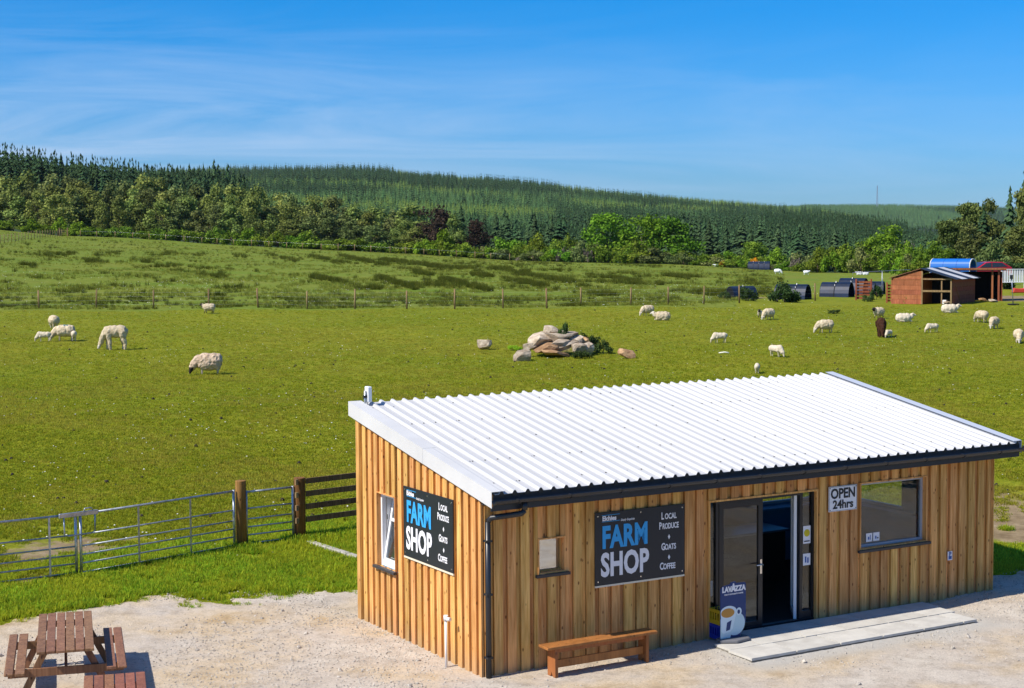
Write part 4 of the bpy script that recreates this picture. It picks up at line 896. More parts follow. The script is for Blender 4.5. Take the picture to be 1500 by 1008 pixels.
for a in [(787, 506, 38, 18, 4, 'long pale grey boulder on the left shoulder of the stone pile', .55), (804, 496, 26, 16, 5, 'angular boulder on the top of the stone pile', 1.1), (821, 513, 32, 20, 6, 'blocky pink boulder in the middle of the stone pile', .35),
          (795, 517, 34, 12, 7, 'flat orange boulder low at the front of the stone pile', .15), (840, 508, 22, 19, 0, 'brown angular boulder right of the blocky pink boulder in the pile', .75), (824, 498, 20, 16, 8, 'boulder behind the leafy bush on top of the stone pile', 1.3),
          (774, 514, 20, 12, 1, 'small brown boulder at the left foot of the stone pile', .35), (814, 522, 40, 9, 3, 'flat sandy slab at the front foot of the stone pile', .0), (846, 518, 24, 13, 5, 'cream boulder low at the front right of the stone pile', .1),
          (861, 517, 22, 17, 2, 'grey boulder at the right end of the stone pile behind the weeds', .45), (808, 507, 58, 27, 0, 'dark boulder filling the back of the stone pile', 1.25), (846, 512, 34, 18, 7, 'dark boulder at the back right of the stone pile', 1.3), (812, 516, 56, 17, 8, 'broad low boulder carrying the middle of the stone pile', .9)]:
    rock(*a[:6], Y=PILE_Y+a[6], group='boulders of the stone pile')
for k, (px, py, w_) in enumerate([(1457, 443, 16), (1440, 441, 10), (1388, 446, 14)]): rock(px, py, w_, 5, k+2, ['flat pale stone at the corner of the open shed', 'small stone beside the post of the open shed', 'flat stone before the slatted lean-to opening'][k])
tw = MB().tube([(0, 0, .02), (.25, .03, .05), (.42, 0, .02)], .03, 5).build('stick', M_DAISY, loc=ground_at(1053, 518)); tag(tw, 'pale stick lying on the grass below the grazing lamb', 'stick')

# ---------------------------------------------------------------- foliage meshes
def leaf_quads(P, Nn, size, tone, wob=.6, aspect=1.0, r_=rng):
    n = len(P); Nn = Nn+r_.normal(size=(n, 3))*wob; Nn /= np.linalg.norm(Nn, axis=1, keepdims=True)
    t_ = np.cross(Nn, r_.normal(size=(n, 3))); t_ /= np.linalg.norm(t_, axis=1, keepdims=True); b_ = np.cross(Nn, t_); s = size*(.6+.8*r_.random((n, 1)))
    V = np.stack([P-t_*s*.5, P+b_*s*.5*aspect, P+t_*s*.5, P-b_*s*.5*aspect], 1).reshape(-1, 3); Fq = np.arange(4*n).reshape(n, 4)
    return V, Fq, tone
def crown_pts(r_, blobs, n):
    "points over the outsides of overlapping lumps"
    ws = np.array([b[1][0]*b[1][2] for b in blobs]); cnt = np.maximum((n*ws/ws.sum()).astype(int), 8); P, Nn = [], []
    for (c, s), m_ in zip(blobs, cnt):
        d = r_.normal(size=(m_, 3)); d /= np.linalg.norm(d, axis=1, keepdims=True); rad_ = (r_.random((m_, 1))**.35)*(1+.16*r_.normal(size=(m_, 1)))
        P.append(np.array(c)+d*np.array(s)*np.clip(rad_, 0, 1.3)); Nn.append(d/np.array(s)*min(s))
    return np.concatenate(P), np.concatenate(Nn)
def tree_proto(kind, seed, nleaf=2600):
    """unit height 1; returns crown mesh data, trunk mesh data"""
    r_ = np.random.default_rng(seed); blobs = []
    if kind == 'birch':
        for k in range(22):
            h_ = r_.uniform(.22, .93); w_ = .30*math.sin(min(1, (1.03-h_)/.55)*math.pi/2)*(.75 if h_ < .3 else 1); a = r_.random()*6.28; q = r_.random()**.5*w_
            blobs.append(((q*math.cos(a), q*math.sin(a), h_), (r_.uniform(.09, .16),)*2+(r_.uniform(.08, .15),)))
        ls = .04
    elif kind == 'round':
        for k in range(26):
            h_ = r_.uniform(.15, .86); w_ = .42*math.sin(min(1, (1.05-h_)/.6)*math.pi/2); a = r_.random()*6.28; q = r_.random()**.5*w_
            blobs.append(((q*math.cos(a), q*math.sin(a), h_), (r_.uniform(.14, .22),)*2+(r_.uniform(.10, .15),)))
        ls = .046
    elif kind == 'bush':
        for k in range(13):
            a = r_.random()*6.28; q = r_.random()**.5*.62; h_ = r_.uniform(.16, .78-.45*q)
            blobs.append(((q*math.cos(a), q*math.sin(a), h_), (r_.uniform(.16, .30),)*2+(r_.uniform(.14, .24),)))
        ls = .085
    elif kind == 'pine':
        for k in range(26):
            h_ = r_.uniform(.18, .93); w_ = .36*math.sin(min(1, (1.06-h_)/.7)*math.pi/2); a = r_.random()*6.28; q = r_.random()**.4*w_
            blobs.append(((q*math.cos(a), q*math.sin(a), h_), (r_.uniform(.14, .22),)*2+(r_.uniform(.05, .085),)))
        ls = .036
    P, Nn = crown_pts(r_, blobs, nleaf)
    P[:, 2] = np.maximum(P[:, 2], .02)
    tone = np.clip(.5+.22*r_.normal(size=len(P)), 0, 1)
    # clumps share a tone
    big = np.array([mnoise.noise(Vector(p)*5+Vector((seed, 0, 0))) for p in P]); tone = np.clip(tone+big*.5, 0, 1)
    V, Fq, _ = leaf_quads(P, Nn*np.array([1, 1, 1])+np.array([0, 0, .25]), ls, tone, .55, r_=r_)
    tmb = MB(); th_ = {'birch': .6, 'round': .55, 'bush': .4, 'pine': .7}[kind]; rr = .017 if kind != 'bush' else .03
    tmb.tube([(0, 0, -.03), (.01*r_.normal(), .01*r_.normal(), th_*.5), (.02*r_.normal(), .02*r_.normal(), th_)], rr, 6, rr*.45)
    for k in range(5):
        c = blobs[r_.integers(len(blobs))][0]; h0 = th_*r_.uniform(.3, .9); tmb.tube([(0, 0, h0), (c[0]*.5, c[1]*.5, h0+(c[2]-h0)*.4), c], rr*.4, 4, rr*.15)
    return V, Fq, np.repeat(tone, 4), tmb
PROTO = {}
def get_tree(kind, k, m, nleaf=2600):
    key = (kind, k, m.name)
    if key not in PROTO:
        base = (kind, k)
        if base not in PROTO: PROTO[base] = tree_proto(kind, 100+k*7+len(kind), nleaf)
        V, Fq, tone, tmb = PROTO[base]
        o = mesh_np('crown', V, Fq, m, attrs={'tone': ('POINT', tone)}); cm = o.data; bpy.data.objects.remove(o)
        tk = ('trunk', kind, k)
        if tk not in PROTO: o = tmb.build('trunk', M_BARK); PROTO[tk] = o.data; bpy.data.objects.remove(o)
        PROTO[key] = (cm, PROTO[tk])
    return PROTO[key]
def tree(name, kind, k, m, px, ytop, Y, wpx, label, cat='tree', group=None, nleaf=2600, sink=0.):
    p = on_ray(px, Y); hgt = zpix(px, ytop, Y)-p.z+sink; wd = wpx*Y/F_PX
    cm, tm = get_tree(kind, k, m, nleaf); nat = {'birch': .72, 'round': .90, 'bush': 1.5, 'pine': .88}[kind]
    sx = wd/nat; t = empty(name, p-Vector((0, 0, sink)), random.random()*6.28, label, cat, group); t.scale = (sx, sx, max(hgt, .4))
    link(bpy.data.objects.new('crown', cm), t); link(bpy.data.objects.new('trunk', tm), t); return t
DG = lambda px: float(aY((px-750)/F_PX, EDGE_X, EDGE_D))
# conifers
def conifer_proto(seed, tiers=11, br=9, spread=.20, name='spruce', m=F_SPRUCE, open_=1.0):
    r_ = np.random.default_rng(seed); V = []; Fq = []; tone = []; dr = r_.random(tiers*br)
    for i in range(tiers):
        f_ = i/(tiers-1); h_ = .10+.87*f_+r_.normal()*.012; rad_ = spread*(1-f_)**.85+.012
        for k in range(br):
            a = 2*math.pi*(k+r_.random()*.8)/br+i; l = rad_*r_.uniform(.5, 1.3)*open_; dz = -.03-.07*(1-f_)*r_.random(); h_ += r_.normal()*.01; wdt = l*.26+.004
            c, s_ = math.cos(a), math.sin(a); b = len(V)
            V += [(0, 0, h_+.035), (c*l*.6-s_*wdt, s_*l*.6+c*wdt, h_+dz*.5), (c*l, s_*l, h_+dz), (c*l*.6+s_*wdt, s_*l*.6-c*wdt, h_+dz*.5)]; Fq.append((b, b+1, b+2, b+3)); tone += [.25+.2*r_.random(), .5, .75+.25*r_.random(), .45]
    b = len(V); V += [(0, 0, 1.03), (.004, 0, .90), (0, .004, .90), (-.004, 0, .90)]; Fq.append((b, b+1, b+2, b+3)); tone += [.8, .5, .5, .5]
    o = mesh_np(name, V, Fq, m, attrs={'tone': ('POINT', np.clip(tone, 0, 1))}); me = o.data; bpy.data.objects.remove(o); return me
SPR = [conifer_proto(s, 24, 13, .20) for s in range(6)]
ctr = MB().tube([(0, 0, -.03), (0, 0, .9)], .012, 5, .003).build('trunk', M_BARK); CTR = ctr.data; bpy.data.objects.remove(ctr)
def spruce(px, ytop, Y, label, group, wf=1.0, mesh=None):
    p = on_ray(px, Y); hgt = zpix(px, ytop, Y)-p.z
    t = empty('spruce_tree', p, random.random()*6.28, label, 'conifer', group); t.scale = (hgt*wf, hgt*wf, hgt)
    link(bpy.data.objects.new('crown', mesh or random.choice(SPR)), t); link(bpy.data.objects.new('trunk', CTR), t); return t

def where(px):
    for lim, tx in ((15, 'at the left edge of the photo'), (70, 'above the netting fence'), (125, 'above the pale corner gate'), (200, 'above the long legged cream alpaca'), (270, 'between the alpaca and the walking young sheep'), (340, 'above the walking young sheep'), (420, 'just right of the walking young sheep'), (500, 'above the gap left of the shop roof'),
                    (575, 'above the roof aerial'), (640, 'left of the copper leaved tree'), (700, 'beside the copper leaved tree'), (780, 'above the left end of the stone pile'), (850, 'above the stone pile'), (915, 'by the leftmost of the three bright trees'), (965, 'by the middle one of the three bright trees'), (1030, 'by the rightmost of the three bright trees'),
                    (1090, 'left of the orange gorse'), (1140, 'right of the orange gorse'), (1200, 'above the second tunnel shelter'), (1262, 'above the slatted hurdles'), (1330, 'by the big bright green tree'), (9999, 'above the orange shed')):
        if px < lim: return tx
# dark conifers on the knoll at the left
knx = [-60, 0, 30, 60, 100, 130, 160, 200, 260, 300, 340, 368]; kny = [238, 231, 229, 234, 234, 237, 242, 242, 243, 243, 245, 262]
for row, Yr in enumerate((455, 430, 408)):
    x = -40.
    while x < 366:
        yt = np.interp(x, knx, kny)+row*11+random.uniform(-5, 6)
        if random.random() < .13 and row == 0: yt -= 7
        wq = random.uniform(.85, 1.25); spruce(x, yt, Yr+random.uniform(-9, 9), ('slim ' if wq < 1.05 else 'broad ')+'dark spruce '+('against the sky ', 'in the middle row ', 'low behind the birches ')[row]+where(x), 'dark spruces on the left knoll', wq); x += random.uniform(5.5, 9.5) if row == 0 else random.uniform(8, 13)
# broadleaf band, left to right: birch and olive trees
bx = [-60, 0, 40, 100, 140, 180, 230, 290, 350, 400, 440, 470, 500, 540, 580, 610, 640, 690, 740]; by = [262, 260, 250, 258, 262, 264, 262, 276, 272, 284, 288, 284, 296, 300, 306, 306, 312, 305, 328]
for row in range(3):
    x = -45.+row*11
    while x < 620:
        yt = np.interp(x, bx, by)+row*15+random.uniform(-4, 6); w_ = random.uniform(44, 66)-row*6
        m, lb = random.choice([(F_BIRCH, 'olive green birch tree in the band of woodland beyond the far hedge'), (F_BIRCH, 'olive green birch tree in the band of woodland beyond the far hedge'), (F_OLIVE, 'dull grey green broadleaf tree in the woodland band beyond the far hedge')])
        tree('birch_tree' if m is F_BIRCH else 'broadleaf_tree', 'birch', random.randrange(6), m, x, yt, DG(x)+34-row*10+random.uniform(-4, 4), w_, ('tall rear ', 'middle row ', 'front row ')[row]+('olive green birch ' if m is F_BIRCH else 'dull grey green tree ')+where(x), group='birches in the woodland band' if m is F_BIRCH else 'grey green trees in the woodland band')
        x += random.uniform(24, 34)
tree('copper_tree', 'round', 2, F_COPPER, 636, 300, DG(640)+18, 62, 'large dark copper leaved tree standing over the hedge in the middle distance', 'tree', None, 3000)
tree('copper_tree', 'round', 3, F_COPPER, 695, 320, DG(690)+14, 48, 'smaller dark tree just right of the copper leaved tree', 'tree')
spruce(676, 297, DG(676)+22, 'single dark spruce rising right of the large copper leaved tree', None)
tree('olive_tree', 'birch', 3, F_BIRCH, 667, 312, DG(676)+12, 34, 'pale olive tree between the copper tree and the smaller dark tree')
tree('round_shrub', 'bush', 3, F_BRIGHT, 648, 332, DG(650)+5, 42, 'bright green rounded shrub in front of the copper leaved tree', 'shrub')
for x, yt, w_, lb in ((889, 309, 74, 'leftmost of the three bright green trees above the hedge'), (941, 313, 80, 'middle one of the three bright green trees above the hedge'), (992, 314, 76, 'rightmost of the three bright green trees above the hedge')):
    tree('broadleaf_tree', 'round', random.randrange(5), F_BRIGHT, x, yt, DG(x)+22, w_, lb, group='three bright green trees', nleaf=3200)
tree('broadleaf_tree', 'round', 1, F_BRIGHT, 1297, 326, 235, 76, 'big bright green tree left of the dark pines at the right', nleaf=4200)
tree('broadleaf_tree', 'round', 4, F_HEDGE, 1105, 352, DG(1105)+12, 44, 'green tree behind the orange flowered gorse')
tree('dead_tree', 'round', 5, F_DEAD, 1331, 352, 238, 30, 'bare grey twiggy tree beside the big bright green tree', nleaf=800)
for x, yt in ((734, 366), (862, 356), (824, 352), (1166, 366), (763, 372)): tree('bare_shrub', 'bush', 5, F_DEAD, x, yt, DG(x)+3, 20, 'bare grey brown shrub in the long hedge', 'shrub', 'bare shrubs in the hedge', 700)
# young spruces before the hill, right of the copper tree
for k in range(170):
    x = random.uniform(415, 1330); yb = np.interp(x, [415, 700, 1000, 1150, 1330], [318, 316, 318, 332, 350]); 
    dd = random.uniform(45, 120); spruce(x, yb+random.uniform(-10, 16), DG(x)+dd, (('slim ' if k % 2 else 'broad ')+('near ' if dd < 85 else 'far ')+'young spruce behind the hedge '+where(x)), 'young spruces behind the hedge', .95 if k % 2 else 1.35)
# hedge and scrub along the foot of the wood
hx = [-60, 0, 60, 100, 150, 200, 260, 330, 400, 480, 560, 640, 700, 740, 800, 860, 920, 980, 1040, 1100, 1160, 1220, 1280, 1340]; hy_ = [322, 319, 318, 322, 322, 330, 336, 336, 340, 346, 350, 350, 352, 344, 342, 344, 352, 358, 358, 362, 366, 350, 350, 352]
x = -50.
while x < 1350:
    big_ = x > 700
    for row in range(2 if big_ else 1):
        yt = np.interp(x, hx, hy_)+random.uniform(-9, 9)+(13 if row == 0 and big_ else 0); w_ = random.uniform(30, 56)
        m = random.choice([F_HEDGE, F_HEDGE, F_BRIGHT, F_OLIVE if big_ else F_HEDGE])
        tree('hedge_shrub', 'bush', random.randrange(5), m, x+random.uniform(-4, 4), yt, DG(x)+3+row*9+random.uniform(0, 3), w_, {F_HEDGE: 'yellow green', F_BRIGHT: 'bright green', F_OLIVE: 'dull olive'}[m]+(' low' if row == 0 else ' tall')+' hedge bush '+where(x), 'bush', 'bushes of the long hedge', 1500)
    x += random.uniform(15, 25)
tree('gorse_bush', 'bush', 1, F_GORSE, 1108, 371, DG(1108)+2, 20, 'gorse bush with bright orange yellow flowers at the field edge', 'gorse', None, 1500)
tree('gorse_bush', 'bush', 2, F_GORSE, 1058, 381, DG(1058)+1, 10, 'small orange flowered gorse left of the far black shelter', 'gorse', None, 1500)
# pines and other trees at the right edge
for k, (x, yt, Y, w_, kind, m, lb) in enumerate([(1412, 286, 205, 72, 'pine', F_PINE, 'broad domed dark pine, leftmost of the pines at the right'), (1388, 318, 200, 52, 'pine', F_PINE, 'lower dark pine at the left foot of the domed pine'), (1452, 290, 210, 50, 'pine', F_PINE, 'dark pine just right of the domed pine'),
        (1506, 262, 190, 62, 'pine', F_PINE, 'tallest dark pine at the right edge of the photo'), (1494, 330, 175, 60, 'pine', F_PINE, 'dark low pine at the right edge under the tallest pine'), (1424, 330, 185, 58, 'birch', F_OLIVE, 'grey green rounded tree in front of the dark pines'), (1372, 350, 190, 46, 'round', F_HEDGE, 'green bush tree left of the blue trailer roof'),
        (1352, 356, 188, 40, 'bush', F_HEDGE, 'yellow green bush under the pines, left one'), (1455, 345, 172, 50, 'bush', F_OLIVE, 'olive bush behind the red car'), (1340, 372, 182, 44, 'bush', F_HEDGE, 'bright bush above the slatted hurdles'), (1400, 372, 178, 40, 'bush', F_HEDGE, 'green bush just behind the blue trailer'), (1482, 375, 165, 50, 'bush', F_WEED, 'dark bush behind the white pen'), (1316, 374, 196, 36, 'bush', F_BRIGHT, 'bright green bush at the foot of the big bright tree')]):
    tree('pine_tree' if kind == 'pine' else 'broadleaf_tree', kind, k % 5, m, x, yt, Y, w_, lb, nleaf=7500 if kind == 'pine' else 3200)
spruce(1478, 273, 200, 'pointed spruce between the domed pine and the tallest pine', None, .8); spruce(1500, 250, 196, 'spruce tip rising over the tallest pine at the right edge', None, .8)
spruce(1440, 300, 200, 'green spruce hidden half by the domed pine', None, 1.1)

# plantation on the hill: nobody could count it
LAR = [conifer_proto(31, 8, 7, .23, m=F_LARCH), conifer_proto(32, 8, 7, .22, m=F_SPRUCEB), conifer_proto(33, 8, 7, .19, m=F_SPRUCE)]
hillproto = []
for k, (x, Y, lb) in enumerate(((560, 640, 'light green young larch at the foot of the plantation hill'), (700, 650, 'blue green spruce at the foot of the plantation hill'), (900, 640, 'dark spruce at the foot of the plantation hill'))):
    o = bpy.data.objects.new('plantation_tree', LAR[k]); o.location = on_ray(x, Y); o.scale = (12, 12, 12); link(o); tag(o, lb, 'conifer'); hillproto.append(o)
def hill_points(n, Y0, Y1, x0, x1):
    yy = np.exp(rng.uniform(math.log(Y0), math.log(Y1), n)); a = (rng.uniform(x0, x1, n)-750)/F_PX; return a*yy, yy, a
X1, Y1_, A1 = hill_points(85000, 400, 1960, -90, 1420)
k_ = (Y1_ > aY(A1, EDGE_X, EDGE_D)+100); X1, Y1_, A1 = X1[k_], Y1_[k_], A1[k_]
X2, Y2, A2 = hill_points(14000, 2900, 4000, 1150, 1600)
X3, Y3, A3 = hill_points(2500, 420, 900, -900, -90); X4, Y4, A4 = hill_points(3000, 300, 1500, 1420, 2300)
XX = np.concatenate([X1, X2, X3, X4]); YY = np.concatenate([Y1_, Y2, Y3, Y4]); ZZ = height(XX, YY); n = len(XX)
stand = fbm(XX*.6+200, YY*.35, .006, 3, 4); fine_ = rng.random(n)
AAp = XX/YY*F_PX+750; band = (YY > 1500) & (fbm(XX, YY, .004, 2, 9) > .5)
edge_ = (fbm(XX, YY, .003, 3, 9)-.5)*500
pid = np.where(YY+edge_ > 1700, 0, np.where(YY+edge_ > 1480, 2, 1)); pid = np.where((YY < 1300) & (stand > .60), 2, pid); pid = np.where((YY > 1500) & (stand < .36), 2, pid); pid = np.where((fbm(XX+900, YY, .0045, 3, 19) > .58) & (YY < 1500), 0, pid); pid = np.where(fine_ < .16, (pid+1) % 3, pid)
px__ = XX/YY*F_PX+750; jit = (fbm(XX, YY, .02, 3, 44)-.5)
dark = ((px__ > 375) & (px__ < 585) & (YY > 1440+200*jit) & (YY < 1560+200*jit)) | ((px__ > 600) & (px__ < 670) & (YY > 1430) & (YY < 1700)) | ((px__ > 700) & (px__ < 822) & (YY > 1560+150*jit) & (YY < 1780)) | ((px__ > 815) & (px__ < 1180) & (YY > 820+260*jit) & (YY < 960+260*jit)) | ((px__ > 1120) & (px__ < 1330) & (YY > 560) & (YY < 1000))
dark &= fine_ > .1; pid = np.where(dark & (YY < 2500), 2, pid)
hh_ = np.where(pid == 0, 6.5, np.where(pid == 1, 7.5, 10.5))*(.75+.5*rng.random(n)); hh_ = np.where(YY > 2500, 11, hh_); pid = np.where((YY > 2500) & (pid == 0), 1, pid)
ride = (np.abs(fbm(XX*.8, YY*.5, .0035, 2, 81)-.5) < .012) | (np.abs(fbm(XX*.5+300, YY*.9, .004, 2, 83)-.47) < .009)
hh_ = hh_*(.62+.76*fbm(XX, YY*.6, .008, 3, 85)); hh_ = np.where(ride & (YY < 2500), hh_*.18, hh_)
hh_ = np.where(dark & (YY < 2500), hh_*1.15, hh_); wd_ = hh_*1.15*(.8+.4*rng.random(n)); sc_ = np.stack([wd_, wd_, hh_], -1); rt_ = np.zeros((n, 3)); rt_[:, 2] = rng.random(n)*6.28
o = scatter('plantation_forest', np.stack([XX, YY, ZZ], -1), rt_, sc_, pid, hillproto); o['label'] = 'conifer plantation covering the long hill and the far ridge'; o['category'] = 'forest'
# mast on the far ridge
p = on_ray(1284, 3600); s_ = 3600/F_PX
t = empty('radio_mast', p, 0, 'thin lattice radio mast on the far ridge', 'mast'); hM = zpix(1284, 272, 3600)-p.z
for x, y in ((-2, -2), (2, -2), (0, 2)): MB().bar((x, y, 0), (x*.3, y*.3, hM), .55, .55).build('leg', M_GALV, t)
mb = MB()
for k in range(12): z = hM*k/12; f_ = 1-.7*k/12; mb.bar((-2*f_, -2*f_, z), (2*f_*.95, -2*f_*.95, z+hM/12), .35, .35)
mb.build('lattice', M_GALV, t)

# ---------------------------------------------------------------- dark plastic shelters
def tunnel(px, py, wpx, hpx, Ln, rz, label, segs=3):
    p = ground_at(px, py); s = p.y/F_PX; r_ = hpx*s*.98; t = empty('animal_shelter', p, rz, label, 'shelter', 'dark plastic tunnel shelters'); ru = r_*.62
    arc = [(r_*1.0*math.cos(a)*.78, r_*math.sin(a)) for a in np.linspace(0, math.pi, 13)]; arc_in = [(x*.96, z*.965) for x, z in arc[::-1]]
    for k in range(segs): 
        a, b = -Ln/2+Ln*k/segs, -Ln/2+Ln*(k+1)/segs
        MB().prism(arc+arc_in, 0, a+.01, b-.01).build('shell', M_TUN, t); 
        if k: MB().prism([(x*1.02, z*1.02) for x, z in arc]+[(x*.99, z*.99) for x, z in arc[::-1]], 0, a-.03, a+.03).build('rib', M_TUNI, t)
    MB().prism(arc[1:-1]+[(arc[-1][0], 0), (arc[0][0], 0)], 0, -Ln/2+.02, -Ln/2+.05).build('end_wall', M_TUNI, t)
    for k in range(segs):
        a = -Ln/2+Ln*k/segs
        for j in range(2 if k else 0):
            an = math.pi*(.60+.13*j); MB().box(a-.02, a+.02, 0, .02, 0, .12).build('strap', M_WHITE, t, loc=(0, r_*.80*math.cos(an)-.02, r_*1.01*math.sin(an)), rot=(an-math.pi/2-.6, 0, 0))
    return t
tunnel(1086, 438, 40, 19, 1.9, R(20), 'dark plastic tunnel shelter half hidden by weeds, leftmost of the row', 2); tunnel(1161, 438, 48, 22, 2.3, R(-28), 'dark plastic tunnel shelter second from the left with weeds before it'); tunnel(1226, 435, 42, 22, 2.2, R(-28), 'dark plastic tunnel shelter just left of the slatted hurdle', 2)
tunnel(1250, 431, 30, 24, 2.0, R(-28), 'dark plastic tunnel shelter half behind the slatted hurdle', 2); tunnel(1280, 431, 24, 19, 1.6, R(-20), 'small dark shelter between the two slatted hurdles', 1)
p = on_ray(1111, DG(1111)-4); 
tunnel(1112, 395, 26, 12, 3.6, R(-15), 'far dark plastic tunnel shelter by the orange gorse', 4)
def weeds(px, py, wpx, hpx, label, k=0, m=F_WEED, Y=None):
    p = ground_at(px, py)
    if Y: d = ray(px, py); p = Vector((d[0]/d[1]*Y, Y, zpix(px, py, Y)))
    s = p.y/F_PX; wpx *= 1.12; hpx *= 1.18
    cm, tm = get_tree('bush', k % 5, m, 1500); t = empty('weed_clump', p, random.random()*6, label, 'weeds', 'dark weed clumps'); t.scale = (wpx*s/1.5, wpx*s/1.7, hpx*s*1.05)
    link(bpy.data.objects.new('leaves', cm), t); link(bpy.data.objects.new('stems', tm), t)
weeds(1096, 441, 34, 23, 'weed clump before the leftmost shelter', 1); weeds(1061, 440, 18, 13, 'low weed clump left of the leftmost shelter', 2); weeds(1149, 443, 44, 27, 'large brownish weed clump before the second shelter', 3); weeds(1284, 439, 22, 26, 'weed clump between the two slatted hurdles', 0); weeds(1271, 442, 18, 12, 'low weed clump at the foot of the first slatted hurdle', 4)
weeds(1330, 445, 24, 16, 'green weed clump at the front of the orange shed', 2, F_HEDGE); weeds(1470, 424, 30, 22, 'dark weed clump beside the open fronted shed', 3)
weeds(1222, 460, 20, 7, 'low thistle patch in the grass near the grazing ewe', 1, F_WEED)
weeds(829, 503, 24, 27, 'leafy bush growing on top of the stone pile', 3, Y=PILE_Y+.75); weeds(864, 518, 32, 33, 'tall weed clump at the right back of the stone pile', 1); weeds(884, 519, 26, 19, 'thin weeds at the far right of the stone pile', 2); weeds(852, 525, 36, 13, 'low dark weeds along the front right of the stone pile', 0); weeds(753, 514, 20, 9, 'small weed tuft at the left foot of the stone pile', 4, F_GRASS)

# ---------------------------------------------------------------- sheds, hurdles, trailer, car
def shed():
    p = ground_at(1306, 445); t = empty('goat_shed', p, math.atan2(-2.2, 3.3), 'orange boarded shed with a black and white striped lean roof', 'shed'); W_, Ln = 3.9, 4.6; e_, r_ = 1.62, 2.2; h2 = W_/2
    for k in range(7):        # left half of the gable end, boards
        z0, z1 = k*.3, k*.3+.29; f0 = max(0, (z1-e_)/(r_-e_))*h2
        if f0 < h2-.1: MB().prism([(0 if z0 < e_ else (z0-e_)/(r_-e_)*h2, z0), (h2, z0), (h2, z1), (min(h2, max(0, (z1-e_)/(r_-e_)*h2)), z1)], 1, 0, .03).build('board', M_SHED, t)
    MB().box(0, h2, -.02, .0, e_-.04, e_+.02).build('rail', M_SHED, t)
    for k in range(6): 
        z = k*.27; boxi('board', M_SHEDD, t, W_-.0, W_+.03, .05, Ln, z, z+.262)
    boxi('board', mat('grey_shed_board', (.09, .085, .08), .8), t, W_-.01, W_+.02, .05, Ln, 1.62-.36, 1.62-.02)
    MB().prism([(0, 0), (W_, 0), (W_, e_), (h2, r_), (0, e_)], 1, Ln-.03, Ln).build('back_wall', M_SHEDD, t); MB().prism([(h2+.05, 0), (W_-.02, 0), (W_-.02, e_-.02), (h2+.05, r_-.02)], 1, 1.9, 1.94).build('shade_sheet', M_TUNI, t); boxi('side_wall', M_SHED, t, -.03, 0, 0, Ln, 0, 1.6); boxi('partition', M_SHEDD, t, h2-.02, h2, .05, Ln-.05, 0, 1.7)  # black sheet across the open bay puts in the interior's shade
    for x in (h2, W_-.08): boxi('post', M_POST, t, x, x+.09, -.05, .04, 0, 2.1 if x == h2 else 1.62)
    boxi('post', M_POST, t, W_*.82, W_*.82+.08, .02, .1, 0, 1.6); boxi('rail', M_POST, t, h2, W_, -.04, .0, .78, .90); boxi('rail', M_POST, t, h2, W_, -.04, .0, 1.55, 1.64)
    MB().bar((W_+.04, 1.7, .0), (W_+.04, .6, 1.2), .05, .02, (1, 0, 0)).build('brace', M_SHED, t)
    zz = lambda x: e_+(r_-e_)*(1-abs(x-h2)/h2)+.05
    n_ = 9; bwd = (Ln+.5)/n_
    for k in range(n_):
        y = -.25+k*bwd; m = M_ROOF if k in (2, 3, 6, 7) else M_MB
        MB().prism([(h2, zz(h2)), (W_+.35, zz(h2)-(r_-e_)/h2*(h2+.35)), (W_+.35, zz(h2)-(r_-e_)/h2*(h2+.35)+.03), (h2, zz(h2)+.03)], 1, y, y+bwd-.01).build('roof_sheet', m, t, rot=(0, 0, 0))
    MB().prism([(-.15, zz(h2)-(r_-e_)/h2*(h2+.15)), (h2-.005, zz(h2)), (h2-.005, zz(h2)+.03), (-.15, zz(h2)-(r_-e_)/h2*(h2+.15)+.03)], 1, -.1, Ln+.2).build('roof_sheet', mat('shed_felt', (.22, .10, .06), .85), t)
    boxi('bucket', M_WHITE, t, W_-.9, W_-.65, .9, 1.15, 0, .25)
M_MB = mat('black_roof_sheet', (.02, .02, .022), .5, .4)
shed()
p = ground_at(1408, 441); t = empty('open_shed', p, R(-14), 'dark open fronted shed with brown posts behind the orange shed', 'shed'); s = p.y/F_PX
boxi('back_wall', M_TUNI, t, 0, 2.6, 2.4, 2.45, 0, 1.9); boxi('side_wall', M_SHEDD, t, 2.55, 2.6, 0, 2.4, 0, 1.9); boxi('side_wall', M_SHEDD, t, 0, .05, 0, 2.4, 0, 1.9)
for x in (1.9, 2.3): boxi('post', M_SHED, t, x, x+.12, -.1, .02, 0, 2.0)
boxi('roof_sheet', mat('brown_roof_board', (.07, .04, .03), .8), t, -2.2, 2.8, -.3, 2.7, 2.0, 2.14); boxi('roof_edge', M_SHED, t, -1.0, 2.82, -.33, -.30, 2.06, 2.17)
def hurdle(px, py, wpx, hpx, label, rz=0.):
    p = ground_at(px, py); s = p.y/F_PX; w, h = wpx*s, hpx*s; t = empty('slatted_hurdle', p, rz, label, 'hurdle', 'brown slatted hurdles')
    for x in (0, w-.09): boxi('post', M_SHED, t, x, x+.09, -.05, .05, 0, h)
    for k in range(6): z = .08+k*(h-.15)/6; boxi('slat', M_SHED, t, .005, w-.01, .052, .08, z, z+(h-.15)/6*.66)
hurdle(1253, 440, 24, 31, 'brown slatted wooden hurdle, the left one of the pair'); hurdle(1298, 444, 15, 30, 'brown slatted wooden hurdle against the orange shed')
p = ground_at(1249, 434); s = p.y/F_PX; t = empty('pipe_frame', p, 0, 'thin grey pipe goal frame above the hurdles', 'frame')
MB().tube([(0, 0, 0), (0, 0, 1.75), (4.3, 0, 1.95)], .03, 6).build('pipe', M_GALV, t); MB().tube([(2.2, 0, 0), (2.2, 0, 1.85)], .03, 6).build('pipe', M_GALV, t)
